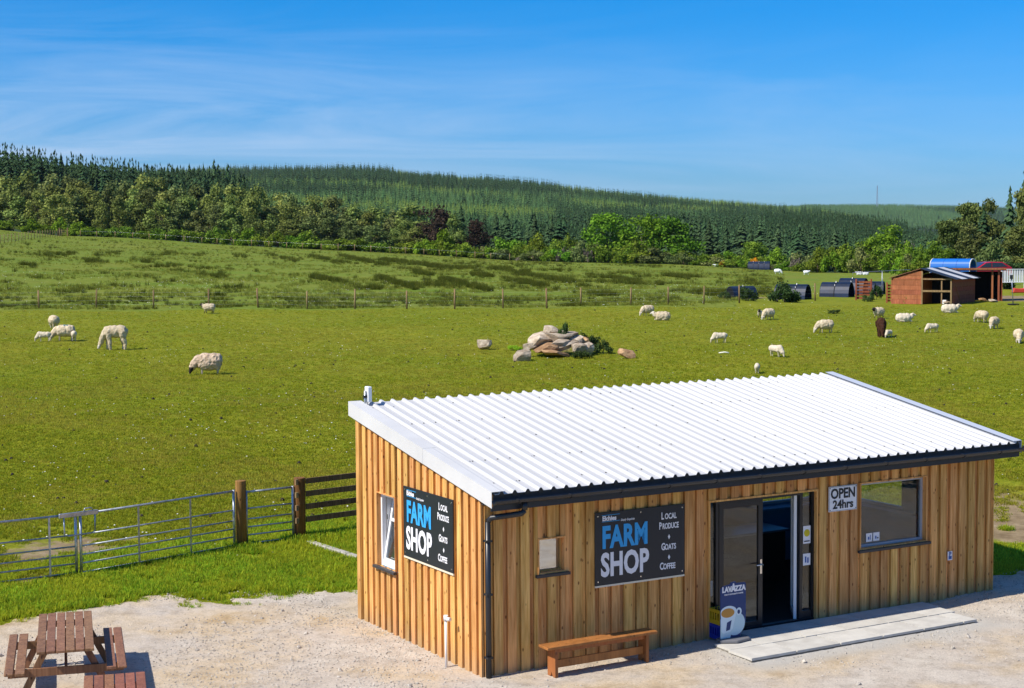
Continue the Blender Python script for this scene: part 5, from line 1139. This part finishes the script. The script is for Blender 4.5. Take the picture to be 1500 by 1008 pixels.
# blue livestock trailer (round roofed), red car
def trailer():
    Y = 128; p = on_ray(1396, Y); top = zpix(1390, 379, Y); t = empty('livestock_trailer', p, R(-36), 'blue round roofed livestock trailer with an open dark end behind the sheds', 'trailer')
    hh = top-p.z; w = 1.6; Ln = 3.3
    arc = [(w/2*math.cos(a), hh-.62+.62*math.sin(a)) for a in np.linspace(0, math.pi, 11)]; arc = [(w/2, .5)]+arc+[(-w/2, .5)]
    for k in range(3): MB().prism(arc+[(x*.95, z*.985 if z > .6 else z) for x, z in arc[::-1]], 0, -Ln/2+Ln*k/3, -Ln/2+Ln*(k+1)/3-.02).build('body_panel', M_TRB, t)
    for x in (-Ln/2-.03, Ln/2-.02): MB().prism([(a*1.03, b*1.012) for a, b in arc]+[(a*.93, b*.975 if b > .6 else b) for a, b in arc[::-1]], 0, x, x+.06).build('rim', M_FLASH, t)
    MB().prism([(a*.94, b*.98 if b > .6 else b) for a, b in arc], 0, -Ln/2+.02, -Ln/2+.05).build('front_wall', M_TRB, t); boxi('floor', M_BLACK, t, -Ln/2, Ln/2, -w/2, w/2, .45, .5)
    for y in (-w/2-.12, w/2+.0): MB().tube([(0, y, .32), (0, y+.12, .32)], .32, 16).build('wheel', M_TYRE, t)
trailer()
def car():
    Y = 134; p = on_ray(1445, Y); top = zpix(1445, 383.5, Y); p.z = max(p.z, top-1.55); base_z = top-1.45
    t = empty('hatchback_car', Vector((p.x, p.y, base_z)), R(8), 'dark red hatchback car parked behind the sheds', 'car')
    side = [(-2.0, .35), (-2.05, .7), (-1.95, .9), (-1.1, .98), (-.45, 1.40), (.1, 1.45), (1.1, 1.43), (1.75, 1.05), (1.95, .95), (2.0, .4), (1.6, .25), (-1.7, .25)]
    MB().prism(side, 1, -.82, .82).build('body', M_RED, t, .05)
    MB().prism([(-.95, 1.0), (-.42, 1.34), (.05, 1.38), (.05, 1.0)], 1, -.835, .835).build('side_window', M_GLD, t); MB().prism([(.13, 1.0), (.13, 1.38), (1.0, 1.36), (1.5, 1.05)], 1, -.835, .835).build('side_window', M_GLD, t)
    MB().bar((-1.12, 0, .99), (-.50, 0, 1.40), 1.4, .02).build('windscreen', M_GLD, t)
    for x in (-1.3, 1.25):
        for y in (-.84, .64): w = MB().tube([(x, y, .31), (x, y+.2, .31)], .31, 16).build('wheel', M_TYRE, t)
    for y in (-.6, .6): MB().box(-2.07, -1.98, y-.17, y+.17, .66, .80).build('headlight', M_UPVC, t, .02)
car()
p = on_ray(1482, 122); t = empty('white_pen', p, R(6), 'white barred metal pen at the right edge behind the sheds', 'pen'); tp = zpix(1482, 394, 122)-p.z
for k in range(9): boxi('bar', M_WHITE, t, -.8+k*.2, -.8+k*.2+.13, 0, .03, tp-1.05, tp-.03)
for z in (tp-.05, tp-1.06): boxi('rail', M_WHITE, t, -.85, 1.0, -.03, -.002, z, z+.05)
for x in (-.85, 1.0): boxi('post', M_WHITE, t, x, x+.06, -.03, .03, 0, tp)
p = ground_at(1484, 447); t = empty('lamp_stand', p, 0, 'thin leaning pole on a dark round base at the right edge', 'pole'); MB().tube([(0, 0, .02), (0, 0, .08)], .34, 12).build('base', M_TYRE, t); MB().tube([(0, 0, .05), (-.12, 0, 1.95)], .03, 6).build('pole', M_GALV, t); MB().box(-.2, -.05, -.07, .07, 1.6, 1.85).build('fitting', M_BLACK, t)
p = ground_at(1492, 429); o = MB().prism([(-.5, 0), (.5, 0), (.42, .34), (.1, .30), (-.40, .36)], 1, -.25, .25).build('feed_trough', mat('red_plastic', (.5, .05, .03), .5), loc=p, bevel=.05); tag(o, 'red plastic trough on the ground at the right edge', 'trough')
o = MB().tube([(1460*0, 0, 0)]*1+[(2.2, -.3, .06)], .02, 5).build('rail', M_GALV, loc=ground_at(1445, 408)+Vector((0, 0, 1.5))); tag(o, 'thin metal rail crossing behind the open fronted shed', 'rail')

# ---------------------------------------------------------------- animals
def ell(bm, c, r_, rot=None, seg=14):
    M = Matrix.Translation(c) @ (rot.to_4x4() if rot else Matrix()) @ Matrix.Diagonal((*r_, 1)); bmesh.ops.create_uvsphere(bm, u_segments=seg, v_segments=10, radius=1, matrix=M)
def limb(bm, pts, rs, n=8):
    for (a, b), (ra, rb) in zip(zip(pts, pts[1:]), zip(rs, rs[1:])):
        a, b = Vector(a), Vector(b)
        for k in range(7):
            f_ = k/6; r_ = ra+(rb-ra)*f_; ell(bm, a.lerp(b, f_), (r_, r_, r_), seg=8)
def animal_mesh(name, build, vox, mats, bare, lump=.02, seed=0):
    "one continuous surface, remeshed from overlapping volumes; bare(p) -> material slot"
    bm = bmesh.new(); build(bm); me = bpy.data.meshes.new(name); bm.to_mesh(me); bm.free(); o = link(bpy.data.objects.new(name, me))
    md = o.modifiers.new('r', 'REMESH'); md.mode = 'VOXEL'; md.voxel_size = vox; md = o.modifiers.new('s', 'SMOOTH'); md.iterations = 3; md.factor = .6
    dg = bpy.context.evaluated_depsgraph_get(); dg.update(); m2 = bpy.data.meshes.new_from_object(o.evaluated_get(dg)); bpy.data.objects.remove(o); m2.name = name
    for m in mats: m2.materials.append(m)
    for v in m2.vertices:
        if bare(v.co) == 0: v.co += v.normal*(mnoise.noise(v.co*9+Vector((seed, 0, 0)))*lump+mnoise.noise(v.co*22)*lump*.5)
    for p in m2.polygons: p.material_index = bare(p.center); p.use_smooth = True
    return m2
# local frame: head towards -x, hooves at z=0, adult wool height .75
def sheep_build(pose, s=1.0, lamb=False, shag=False):
    def f(bm):
        lr = .040 if not lamb else .030; bl = .44 if not lamb else .30; by = .29 if not lamb else .155; bz = .285 if not lamb else .165; cz = .48 if not lamb else .38
        if pose == 'lie': cz = .24 if not lamb else .2
        ell(bm, (0, 0, cz), (bl, by, bz)); ell(bm, (-.16, 0, cz+.01), (bl*.6, by*.95, bz)); ell(bm, (.2, 0, cz+.0), (bl*.55, by*1.02, bz*1.02)); ell(bm, (.34 if not lamb else .24, 0, cz+.02), (.15, by*.78, bz*.82))
        if shag: ell(bm, (0, 0, cz-.08), (bl*.98, by*1.0, bz*.95)); ell(bm, (.3, 0, cz-.1), (.14, by*.85, bz*.9))
        hx = -.36 if not lamb else -.26
        hs_ = 1 if not lamb else .78
        if pose == 'graze':
            limb(bm, [(hx, 0, cz+.04), (hx-.17*hs_, 0, cz-.14), (hx-.25*hs_, 0, .21)], [.19*hs_, .14*hs_, .095*hs_]); limb(bm, [(hx-.25*hs_, 0, .21), (hx-.31*hs_, 0, .05)], [.08*hs_, .042*hs_]); e_ = (hx-.24*hs_, .22)
        else:
            up = .22 if not lamb else .2
            limb(bm, [(hx, 0, cz+.06), (hx-.12*hs_, 0, cz+up*.75), (hx-.16*hs_, 0, cz+up)], [.17*hs_, .125*hs_, .09*hs_]); limb(bm, [(hx-.16*hs_, 0, cz+up+.01), (hx-.33*hs_, 0, cz+up-.06)], [.078*hs_, .042*hs_]); e_ = (hx-.13*hs_, cz+up+.03)
        for y in (-1, 1): ell(bm, (e_[0], y*.105*hs_, e_[1]), (.028*hs_, .065*hs_, .022*hs_), Matrix.Rotation(y*.35, 3, 'X'))
        if pose == 'lie':
            for y in (-1, 1): limb(bm, [(-.24, y*.14, .10), (-.42*hs_-.02, y*.14, .055)], [.05, .035]); limb(bm, [(.2, y*.2, .12), (.02, y*.24, .05)], [.08, .035])
        else:
            fx_, bx_ = (-.24, .28) if not lamb else (-.19, .20); st = .07 if pose == 'walk' else .02
            for y, q in ((-1, 1), (1, -1)):
                yy = y*.11 if not lamb else y*.075
                limb(bm, [(fx_, yy, cz-.08), (fx_+q*st, yy, .24), (fx_+q*st*1.6-.01, yy, .035)], [.085, lr, lr*.8])
                limb(bm, [(bx_, yy, cz-.02), (bx_+q*st-.02, yy, .30), (bx_+q*st+.045, yy, .20), (bx_+q*st+.02, yy, .035)], [.11 if not lamb else .08, lr*1.2, lr, lr*.8])
        ell(bm, (.43 if not lamb else .31, 0, cz-.02), (.035, .04, .09))
    return f
def sheep_bare(pose, lamb, dark):
    hs_ = 1 if not lamb else .78; hx = -.36 if not lamb else -.26; cz = (.48 if not lamb else .38) if pose != 'lie' else (.24 if not lamb else .2); up = .22 if not lamb else .2
    def f(p):
        if pose == 'graze' and p.x < hx-.17*hs_ and p.z < .27: return 1
        if pose != 'graze' and p.x < hx-.13*hs_ and p.z > cz+.04: return 1
        if pose != 'lie' and p.z < .19: return 2
        if pose == 'lie' and p.z < .06: return 2
        return 0
    return f
AN = {}
def animal(kind, pose):
    key = (kind, pose)
    if key in AN: return AN[key]
    if kind == 'alpaca' or kind == 'brown':
        def b(bm):
            ell(bm, (0, 0, .77), (.46, .23, .24)); ell(bm, (.2, 0, .77), (.27, .24, .25)); ell(bm, (-.2, 0, .75), (.27, .22, .25)); ell(bm, (0, 0, .72), (.36, .21, .23))
            if pose == 'graze': limb(bm, [(-.34, 0, .78), (-.50, 0, .55), (-.61, 0, .30)], [.19, .135, .105]); limb(bm, [(-.62, 0, .28), (-.70, 0, .09)], [.10, .055]); ex = (-.60, .36)
            else: limb(bm, [(-.34, 0, .82), (-.46, 0, 1.05), (-.5, 0, 1.22)], [.15, .1, .09]); limb(bm, [(-.5, 0, 1.25), (-.68, 0, 1.2)], [.1, .055]); ex = (-.47, 1.34)
            for y in (-1, 1): limb(bm, [(ex[0], y*.05, ex[1]), (ex[0]+.03, y*.085, ex[1]+.10)], [.026, .014])
            for y, q in ((-1, 1), (1, -1)):
                limb(bm, [(-.28, y*.11, .7), (-.28+q*.05, y*.11, .36), (-.28+q*.07, y*.11, .04)], [.14, .095, .065]); limb(bm, [(.30, y*.12, .72), (.28+q*.05, y*.12, .44), (.35+q*.05, y*.12, .30), (.33+q*.05, y*.12, .04)], [.18, .105, .08, .062])
            ell(bm, (.45, 0, .78), (.07, .05, .10))
        W_, Fc_, L_ = (M_WOOL, M_FACEL, M_WOOL) if kind == 'alpaca' else (M_WOOLB, M_WOOLB, M_WOOLB)
        me = animal_mesh(kind, b, .022, [W_, Fc_, L_], lambda p: (1 if (p.x < -.62 and p.z < .2) else 0), .022)
    else:
        lamb = kind.startswith('lamb'); W_, F_, L_ = {'ewe': (M_WOOL, M_FACEL, M_LEG), 'ewe_dark': (M_WOOL, M_FACED, M_FACED), 'shaggy': (M_WOOLP, M_FACED, M_LEG), 'lamb': (M_WOOLW, M_WOOLW, M_WOOLW), 'lamb_dark': (M_WOOLW, M_FACED, M_FACED), 'goat': (M_WHITE, M_WHITE, M_WHITE), 'white': (M_WOOLW, M_WOOLW, M_WOOLW)}[kind]
        me = animal_mesh(kind, sheep_build(pose, lamb=lamb, shag=kind == 'shaggy'), .024 if not lamb else .02, [W_, F_, L_], sheep_bare(pose, lamb, 'dark' in kind), .03 if kind == 'shaggy' else (.02 if not lamb else .010), 3)
    AN[key] = me; return me
NAT = {'alpaca': 1.02, 'brown': 1.02, 'ewe': .77, 'ewe_dark': .77, 'shaggy': .77, 'lamb': .56, 'lamb_dark': .56, 'goat': .77, 'white': .77}
HL = {'lie': .62, 'stand': 1.12, 'walk': 1.12, 'graze': 1.0}
def put(kind, pose, px, py, hpx, deg, label, name='sheep', cat='sheep', group='sheep grazing in the field', Y=None, wide=1.):
    p = ground_at(px, py); s = p.y/F_PX; hw = hpx*s/(NAT[kind]*HL[pose] if kind not in ('alpaca', 'brown') else (1.0 if pose == 'graze' else 1.38))
    o = inst(name, animal(kind, pose), None, p, (0, 0, R(deg)), (hw*wide, hw*wide, hw)); tag(o, label, cat, group); return o
LG_ = 'lambs in the field'
# deg 0 = head to the left of the photo, 180 = to the right, 90 = towards the camera, -90 = away
put('ewe', 'graze', 79, 482, 20, -60, 'cream sheep seen from behind at the far left, above the blue marked ewe')
e_ = put('ewe', 'graze', 95, 500, 24, 8, 'ewe with a blue paint mark on its back beside a small lamb')
bm = MB(); 
for a, b in (((-.02, -.16), (.06, .0)), ((.06, .0), (-.02, .10)), ((.12, -.17), (.15, .05))): bm.bar((a[0], a[1], .742), (b[0], b[1], .748), .035, .03)
bm.build('paint_mark', mat('blue_marker_paint', (.22, .48, .55), .8), e_)
put('lamb', 'graze', 65, 501, 15, 5, 'small lamb grazing left of the blue marked ewe', 'lamb', 'lamb', LG_); put('lamb', 'graze', 108, 500, 16, -70, 'small lamb half hidden behind the rump of the blue marked ewe', 'lamb', 'lamb', LG_)
put('alpaca', 'graze', 170, 513, 36, 4, 'large cream long legged alpaca grazing at the left', 'alpaca', 'alpaca', None)
put('ewe_dark', 'walk', 306, 460, 17, 0, 'grey faced young sheep walking left in front of the wire fence', 'sheep', 'sheep', None); put('shaggy', 'graze', 306, 549, 32, 4, 'shaggy pinkish sheep with a dark face grazing in the left foreground')
put('ewe', 'graze', 949, 463, 16, 28, 'cream sheep grazing behind the lying sheep right of the stone pile'); put('ewe', 'lie', 970, 469.5, 12, 0, 'cream sheep lying down with its head to the left, right of the stone pile')
put('lamb_dark', 'stand', 1113, 466, 13, 75, 'small dark faced lamb standing beside a grazing ewe near the tunnel shelters', 'lamb', 'lamb', LG_); put('ewe', 'graze', 1126, 469, 17, 40, 'cream ewe grazing beside the small dark faced lamb')
put('lamb', 'graze', 1055, 503, 16, 6, 'white lamb grazing alone above the pale stick', 'lamb', 'lamb', LG_); put('lamb', 'graze', 1136, 523, 18, 130, 'white lamb grazing with its head to the lower right', 'lamb', 'lamb', LG_); put('lamb', 'graze', 1109, 548, 15, -100, 'white lamb just above the edge of the shop roof', 'lamb', 'lamb', LG_)
put('ewe', 'graze', 1209, 488, 20, 8, 'large cream ewe grazing left of the brown alpaca'); put('ewe_dark', 'stand', 1287, 467, 19, 40, 'black faced sheep standing just above the brown alpaca')
put('brown', 'graze', 1291, 494, 28, 82, 'dark brown alpaca seen from the front among the sheep', 'alpaca', 'alpaca', None); put('lamb', 'graze', 1302, 495, 12, 50, 'tiny white lamb close beside the brown alpaca', 'lamb', 'lamb', LG_)
put('white', 'lie', 1324, 472, 12, 180, 'white sheep lying head to the right, right of the black faced sheep'); put('lamb', 'graze', 1366, 488, 14, 15, 'small white lamb grazing alone between the lying sheep and the right edge group', 'lamb', 'lamb', LG_)
put('white', 'lie', 1391, 459, 12, 180, 'white sheep lying just in front of the red brown shed wall'); put('ewe', 'graze', 1438, 473, 18, -65, 'cream sheep seen from behind, upper one of the right hand pair'); put('ewe', 'graze', 1456, 482, 18, 55, 'cream sheep grazing, lower one of the right hand pair'); put('ewe', 'graze', 1492, 503, 21, 75, 'cream sheep grazing cut close by the right edge of the photo')
GG = 'white goats near the far hedge'
put('goat', 'graze', 1139, 402, 8, 160, 'white goat with a dark rump standing near the far hedge, left one', 'goat', 'goat', GG); put('goat', 'walk', 1181, 403, 7.5, 170, 'white and brown goat near the far hedge, right one', 'goat', 'goat', GG)
put('goat', 'lie', 1259, 403, 4.5, 0, 'white goat lying above the slatted hurdles, left one', 'goat', 'goat', GG); put('goat', 'lie', 1268, 403, 4.5, 0, 'white goat lying above the slatted hurdles, right one', 'goat', 'goat', GG); put('goat', 'lie', 1049, 391, 3.5, 0, 'white goat lying by the hedge left of the far shelter', 'goat', 'goat', GG)
put('ewe', 'stand', 1464, 434, 9, 90, 'pale sheep standing at the corner post of the open fronted shed')

# ---------------------------------------------------------------- grass, rushes, flowers, pebbles
def tuft_mesh(seed, nb, hgt, spread, wd, m, name):
    r_ = np.random.default_rng(seed); V, Fq, tn = [], [], []
    for k in range(nb):
        a = r_.random()*6.28; q = spread*r_.random()**.5; x, y = q*math.cos(a), q*math.sin(a); h_ = hgt*r_.uniform(.5, 1.1); ln = r_.uniform(.1, .55)*hgt; a2 = a+r_.normal()*.7; w = wd*r_.uniform(.7, 1.2); c, s_ = -math.sin(a2)*w, math.cos(a2)*w; b = len(V)
        V += [(x-c, y-s_, 0), (x+c, y+s_, 0), (x+math.cos(a2)*ln+c*.3, y+math.sin(a2)*ln+s_*.3, h_), (x+math.cos(a2)*ln-c*.3, y+math.sin(a2)*ln-s_*.3, h_)]; Fq.append((b, b+1, b+2, b+3)); t_ = r_.random(); tn += [t_*.5, t_*.5, .4+t_*.6, .4+t_*.6]
    o = mesh_np(name, V, Fq, m, attrs={'tone': ('POINT', tn)}); return o
tA = [tuft_mesh(k, 16, .075, .09, .007, F_GRASSY if k == 2 else F_GRASS, 'grass_tuft') for k in range(3)]; tF = [tuft_mesh(10+k, 12, .035, .08, .007, F_GRASSF2 if k == 2 else F_GRASSF, 'pasture_tuft') for k in range(3)]; tT = [tuft_mesh(30+k, 14, .22, .16, .014, F_TUSS, 'tussock') for k in range(2)]; tR = [tuft_mesh(20+k, 26, .42, .22, .012, F_RUSH, 'rush_tuft') for k in range(3)]
for i, (grp, px, py) in enumerate(((tA, 240, 850), (tF, 300, 600), (tR, 545, 412), (tT, 500, 430))):
    for k, o in enumerate(grp): o.location = ground_at(px+k*30, py+k*4); o['kind'] = 'stuff'
def rnd_rot(n, tilt=.15): r_ = rng.normal(size=(n, 3))*tilt; r_[:, 2] = rng.random(n)*6.28; return r_
def scat(name, X, Y, protos, s0, s1, hs=None, zoff=0, zf=None):
    n = len(X); Z = (zf or height)(X, Y)+zoff; s = rng.uniform(s0, s1, n); S = np.stack([s, s, s*(hs if hs is not None else 1)], -1); return scatter(name, np.stack([X, Y, Z], -1), rnd_rot(n), S, rng.integers(0, len(protos), n), protos)
def view_pts(n, Y0, Y1, px0=-40, px1=1540, pw=1.0):
    f_ = rng.random(n); Yv = (Y0**(-pw)+(Y1**(-pw)-Y0**(-pw))*f_)**(-1/pw) if pw else Y0+(Y1-Y0)*f_
    return (rng.uniform(px0, px1, n)-750)/F_PX*Yv, Yv
def un_(X, Y): return (X-BX)*U[0]+(Y-BY)*U[1], (X-BX)*NV[0]+(Y-BY)*NV[1]
# lush strip between the yard and the gates, and beside the shop's right end
X_, Y_ = view_pts(120000, 25.5, 34.5, -60, 1560, 0); u_, n_ = un_(X_, Y_); sd = yard_sd(X_, Y_)
gl = (gL, gP1); gate_n = (X_-gL.x)*(-gdir.y)+(Y_-gL.y)*gdir.x
soil_ = np.maximum.reduce([np.clip(1.25-np.hypot(X_-q.x, Y_-q.y)/r_, 0, 1)*s_ for q, r_, s_ in ((pL, 1.5, .7), (pL2, 1., .7), (pR, 2.6, 1.1), (ground_at(1490, 785), 1.3, 1.1), (ground_at(1475, 730), 1.7, .7))])
k = (sd < .05) & ~((u_ > -.1) & (u_ < 10.6) & (n_ > -.1) & (n_ < 4.4)) & (gate_n < .9+.5*fbm(X_, Y_, 1.2, 3, 8)) & (fbm(X_, Y_, 2.2, 3, 6) > .30+soil_*.48)
k &= (u_ < 4.2) | (n_ < 3.4+fbm(X_, Y_, 1., 2, 2)*2)
X_, Y_ = X_[k], Y_[k]; hsv = .6+.9*fbm(X_, Y_, 1.3, 3, 12); gpid = np.where(fbm(X_, Y_, .9, 4, 77)+.25*rng.random(len(X_)) > .64, 2, rng.integers(0, 2, len(X_))); s_g = rng.uniform(.7, 1.25, len(X_)); scatter('grass', np.stack([X_, Y_, height(X_, Y_)], -1), rnd_rot(len(X_), .25), np.stack([s_g, s_g, s_g*hsv], -1), gpid, tA)
X_, Y_ = view_pts(9000, 25, 31.5, -60, 560, 0); sd = yard_sd(X_, Y_); k = (sd > 0) & (sd < 1.1*fbm(X_, Y_, 2.2, 3, 4)**2+.05); scat('grass_edge', X_[k], Y_[k], tA, .25, .75, None, .012)
X_, Y_ = view_pts(900, 26.5, 33, 1440, 1540, 0); u_, n_ = un_(X_, Y_); k = (n_ > .2) & (n_ < 1.5); scat('grass_edge', X_[k], Y_[k], tA, .3, .8, None, .012)
# short grazed sward
X_, Y_ = view_pts(230000, 28, 97.3, -40, 1540, 1.0); u_, n_ = un_(X_, Y_); gate_n = (X_-gL.x)*(-gdir.y)+(Y_-gL.y)*gdir.x
k = (n_ > 4.6) & (yard_sd(X_, Y_) < -.1) & ((gate_n > -.3) | (u_ > 1.2)) & (fbm(X_, Y_, 1.4, 3, 3) > .12)
sl_ = np.maximum.reduce([np.clip(1.3-np.hypot((X_-q.x), (Y_-q.y))/r_, 0, 1) for q, r_ in ((pL, 2.6), (pL2, 1.8), (pR, 3.4), (ground_at(1475, 730), 2.6))])
k &= (fbm(X_, Y_, 2.4, 4, 61) > sl_*.56)
X_, Y_ = X_[k], Y_[k]; fp = np.where(fbm(X_, Y_, .28, 4, 55)*.6+fbm(X_, Y_, 1.6, 3, 56)*.4+.16*rng.random(len(X_)) > .60, 2, rng.integers(0, 2, len(X_))); sF = rng.uniform(.6, 1.5, len(X_))
scatter('pasture_grass', np.stack([X_, Y_, height(X_, Y_)], -1), rnd_rot(len(X_), .2), np.stack([sF, sF, sF*(.6+.8*fbm(X_, Y_, .6, 3, 57))], -1), fp, tF)
# longer tufts by the gate posts and the rail fence
X_ = np.concatenate([rng.normal(q.x, .16, 60) for q in (gP1, gP2)]+[gP2.x+(fe.x-gP2.x)*rng.random(700)]); Y_ = np.concatenate([rng.normal(q.y-.05, .12, 60) for q in (gP1, gP2)]+[gP2.y+(fe.y-gP2.y)*rng.random(700)+rng.normal(0, .18, 700)])
Y_[120:] = gP2.y+(fe.y-gP2.y)*((X_[120:]-gP2.x)/(fe.x-gP2.x))+rng.normal(-.05, .2, 700); scat('rank_grass', X_, Y_, tA, 1.2, 2.0, None)
# rush streaks and tussocks in the upper field
X_, Y_ = view_pts(60000, 112, 300, -60, 1150, .3); px_ = X_/Y_*F_PX+750
den = fbm(px_*1.0+Y_*2.2, Y_*6.0, .012, 3, 21)   # streaks falling to the right
den2 = fbm(X_, Y_, .35, 3, 22); lim_ = np.where((px_ > 430) & (px_ < 1000) & (Y_ > 118), .60, .69); k = (den > lim_) & (den2 > .5) & (rng.random(len(X_)) < .6) & (Y_ < aY(X_/Y_, EDGE_X, EDGE_D)-12); k |= (den2 > .74) & (rng.random(len(X_)) < .35) & (Y_ < aY(X_/Y_, EDGE_X, EDGE_D)-5)
ST = [(613, 400, 708, 425), (697, 403, 810, 422), (760, 402, 858, 417), (863, 405, 933, 412), (550, 405, 607, 423), (500, 375, 563, 388), (563, 382, 640, 392), (388, 372, 436, 383), (455, 375, 497, 385), (561, 380, 641, 391), (460, 407, 505, 413), (640, 390, 700, 396), (705, 392, 770, 398),
      (61, 374, 107, 372), (141, 373, 173, 371), (216, 373, 256, 372), (285, 373, 315, 375), (344, 375, 373, 377), (115, 381, 152, 385), (520, 420, 560, 424), (975, 404, 1020, 408), (30, 388, 50, 390), (205, 383, 225, 385)]
xs_, ys_ = list(X_[k & (den2 > .6)]), list(Y_[k & (den2 > .6)])
for x0, y0, x1, y1 in ST:
    for i in range(int((x1-x0)*(8 if x0 > 400 else 3.5))):
        f_ = random.uniform(-.08, 1.08); q = ground_at(x0+(x1-x0)*f_+random.gauss(0, 2.5), y0+(y1-y0)*f_+random.gauss(0, 1.2)*(1.6 if random.random() < .2 else 1), 100, 330)
        if mnoise.noise(Vector((q.x*.45, q.y*.16, 3))) > -.12+.35*abs(f_-.5)*2*random.random(): xs_.append(q.x); ys_.append(q.y)
scat('rushes', np.array(xs_), np.array(ys_), tR, .6, 1.15)
X_, Y_ = view_pts(60000, 98.5, 320, -60, 1150, .2); k = (Y_ < aY(X_/Y_, EDGE_X, EDGE_D)-3) & (fbm(X_, Y_*.5, .5, 4, 71)+.25*rng.random(len(X_)) > .66)
scat('tussock_grass', X_[k], Y_[k], tT, .4, 1.1)
X_, Y_ = view_pts(5000, 99, 112, -60, 1000, 0); k = fbm(X_, Y_, .6, 3, 33) > .56; scat('rank_pasture', X_[k], Y_[k], tR, .3, .7)
# daisies and pale flecks
dm = MB(); dm.tube([(0, 0, .03), (0, 0, .045)], .022, 5); dz = dm.build('daisy', M_DAISY, loc=ground_at(330, 620)); dz['kind'] = 'stuff'
X_, Y_ = view_pts(2600, 30, 97, -40, 1540, .1); u_, n_ = un_(X_, Y_); k = (n_ > 5.2) & (yard_sd(X_, Y_) < -.4) & (fbm(X_, Y_, .25, 4, 14)+rng.random(len(X_))*.18 > .60); scat('daisies', X_[k], Y_[k], [dz], .35, .95, None, .02)
X_, Y_ = view_pts(1800, 98, 150, -40, 1200, 0); k = fbm(X_, Y_, .2, 3, 15)+rng.random(len(X_))*.3 > .68; scat('daisies', X_[k], Y_[k], [dz], .8, 1.6, None, .05)
cl = MB(); cl.tube([(0, 0, 0), (0, 0, .05)], .05, 6, .02); cl = cl.build('droppings', M_FACED, loc=ground_at(250, 640)); cl['kind'] = 'stuff'
X_, Y_ = view_pts(420, 32, 97, -40, 1540, .7); u_, n_ = un_(X_, Y_); k = n_ > 6; scat('dung', X_[k], Y_[k], [cl], .5, 1.3)
# loose stones on the yard
pbs = []
for k in range(3):
    bm = bmesh.new(); bmesh.ops.create_icosphere(bm, subdivisions=1, radius=1); r_ = np.random.default_rng(50+k)
    for v in bm.verts: v.co *= r_.uniform(.7, 1.1); v.co.z *= .65
    me = bpy.data.meshes.new('pebble'); bm.to_mesh(me); bm.free(); me.materials.append(M_PEB); o = inst('pebble', me, None, shop_pt(-1-k*.3, -1+k*.2, .02), sc=.02); o['kind'] = 'stuff'; pbs.append(o)
X_ = rng.uniform(-10, 14, 60000); Y_ = rng.uniform(21.5, 30.5, 60000); u_, n_ = un_(X_, Y_); dens = fbm(X_, Y_, .7, 4, 41)+.25*(smooth(.5, 3, n_)*(u_ < 0)*smooth(-5, -1.5, u_))+.14*(u_ > 8.8)
k = (yard_sd(X_, Y_) > -.02) & ~((u_ > -.05) & (u_ < 10.55) & (n_ > -.08)) & ~((u_ > 3.9) & (u_ < 8.7) & (n_ > -1.6)) & (dens+rng.random(len(X_))*.3 > .68)
X_, Y_ = X_[k], Y_[k]; s = .006+.016*rng.random(len(X_))**2.5; big_ = rng.random(len(X_)) < .012; s = np.where(big_, s*2.6, s)
scatter('loose_gravel', np.stack([X_, Y_, yard_z(X_, Y_)+s*.2], -1), rnd_rot(len(X_), .5), np.stack([s, s, s], -1), rng.integers(0, 3, len(X_)), pbs)
# bushes on the far side of the yard, seen only as reflections in the shop glass
for k in range(11):
    q = shop_pt(7.5+k*1.5+random.uniform(-.3, .3), -10.2-random.random()*.8); q.z = H(q.x, q.y)
    if q.x < 9.5: continue
    cm, tm = get_tree('bush', k % 5, F_WEED, 1500); t = empty('yard_bush', q, k, 'dark bush at the side of the yard opposite the shop windows, outside the photo', 'bush', 'bushes opposite the shop'); t.scale = (1.5, 1.5, 2.6+.5*random.random()); link(bpy.data.objects.new('leaves', cm), t); link(bpy.data.objects.new('stems', tm), t)
# the air: pale even haze round everything
hz = MB().box(-5100, 5100, -5100, 5100, -60, 210).build('haze', mat('pale_air', (1, 1, 1))); tag(hz, kind='stuff')
nt = hz.data.materials[0].node_tree; nt.nodes.clear(); pv = N(nt, 'ShaderNodeVolumePrincipled'); pv.inputs['Density'].default_value = .00003; pv.inputs['Color'].default_value = (.75, .87, 1, 1); pv.inputs['Anisotropy'].default_value = .2; o = N(nt, 'ShaderNodeOutputMaterial'); wire(nt, [(pv.outputs[0], o.inputs['Volume'])])
print('objects', len(bpy.data.objects))
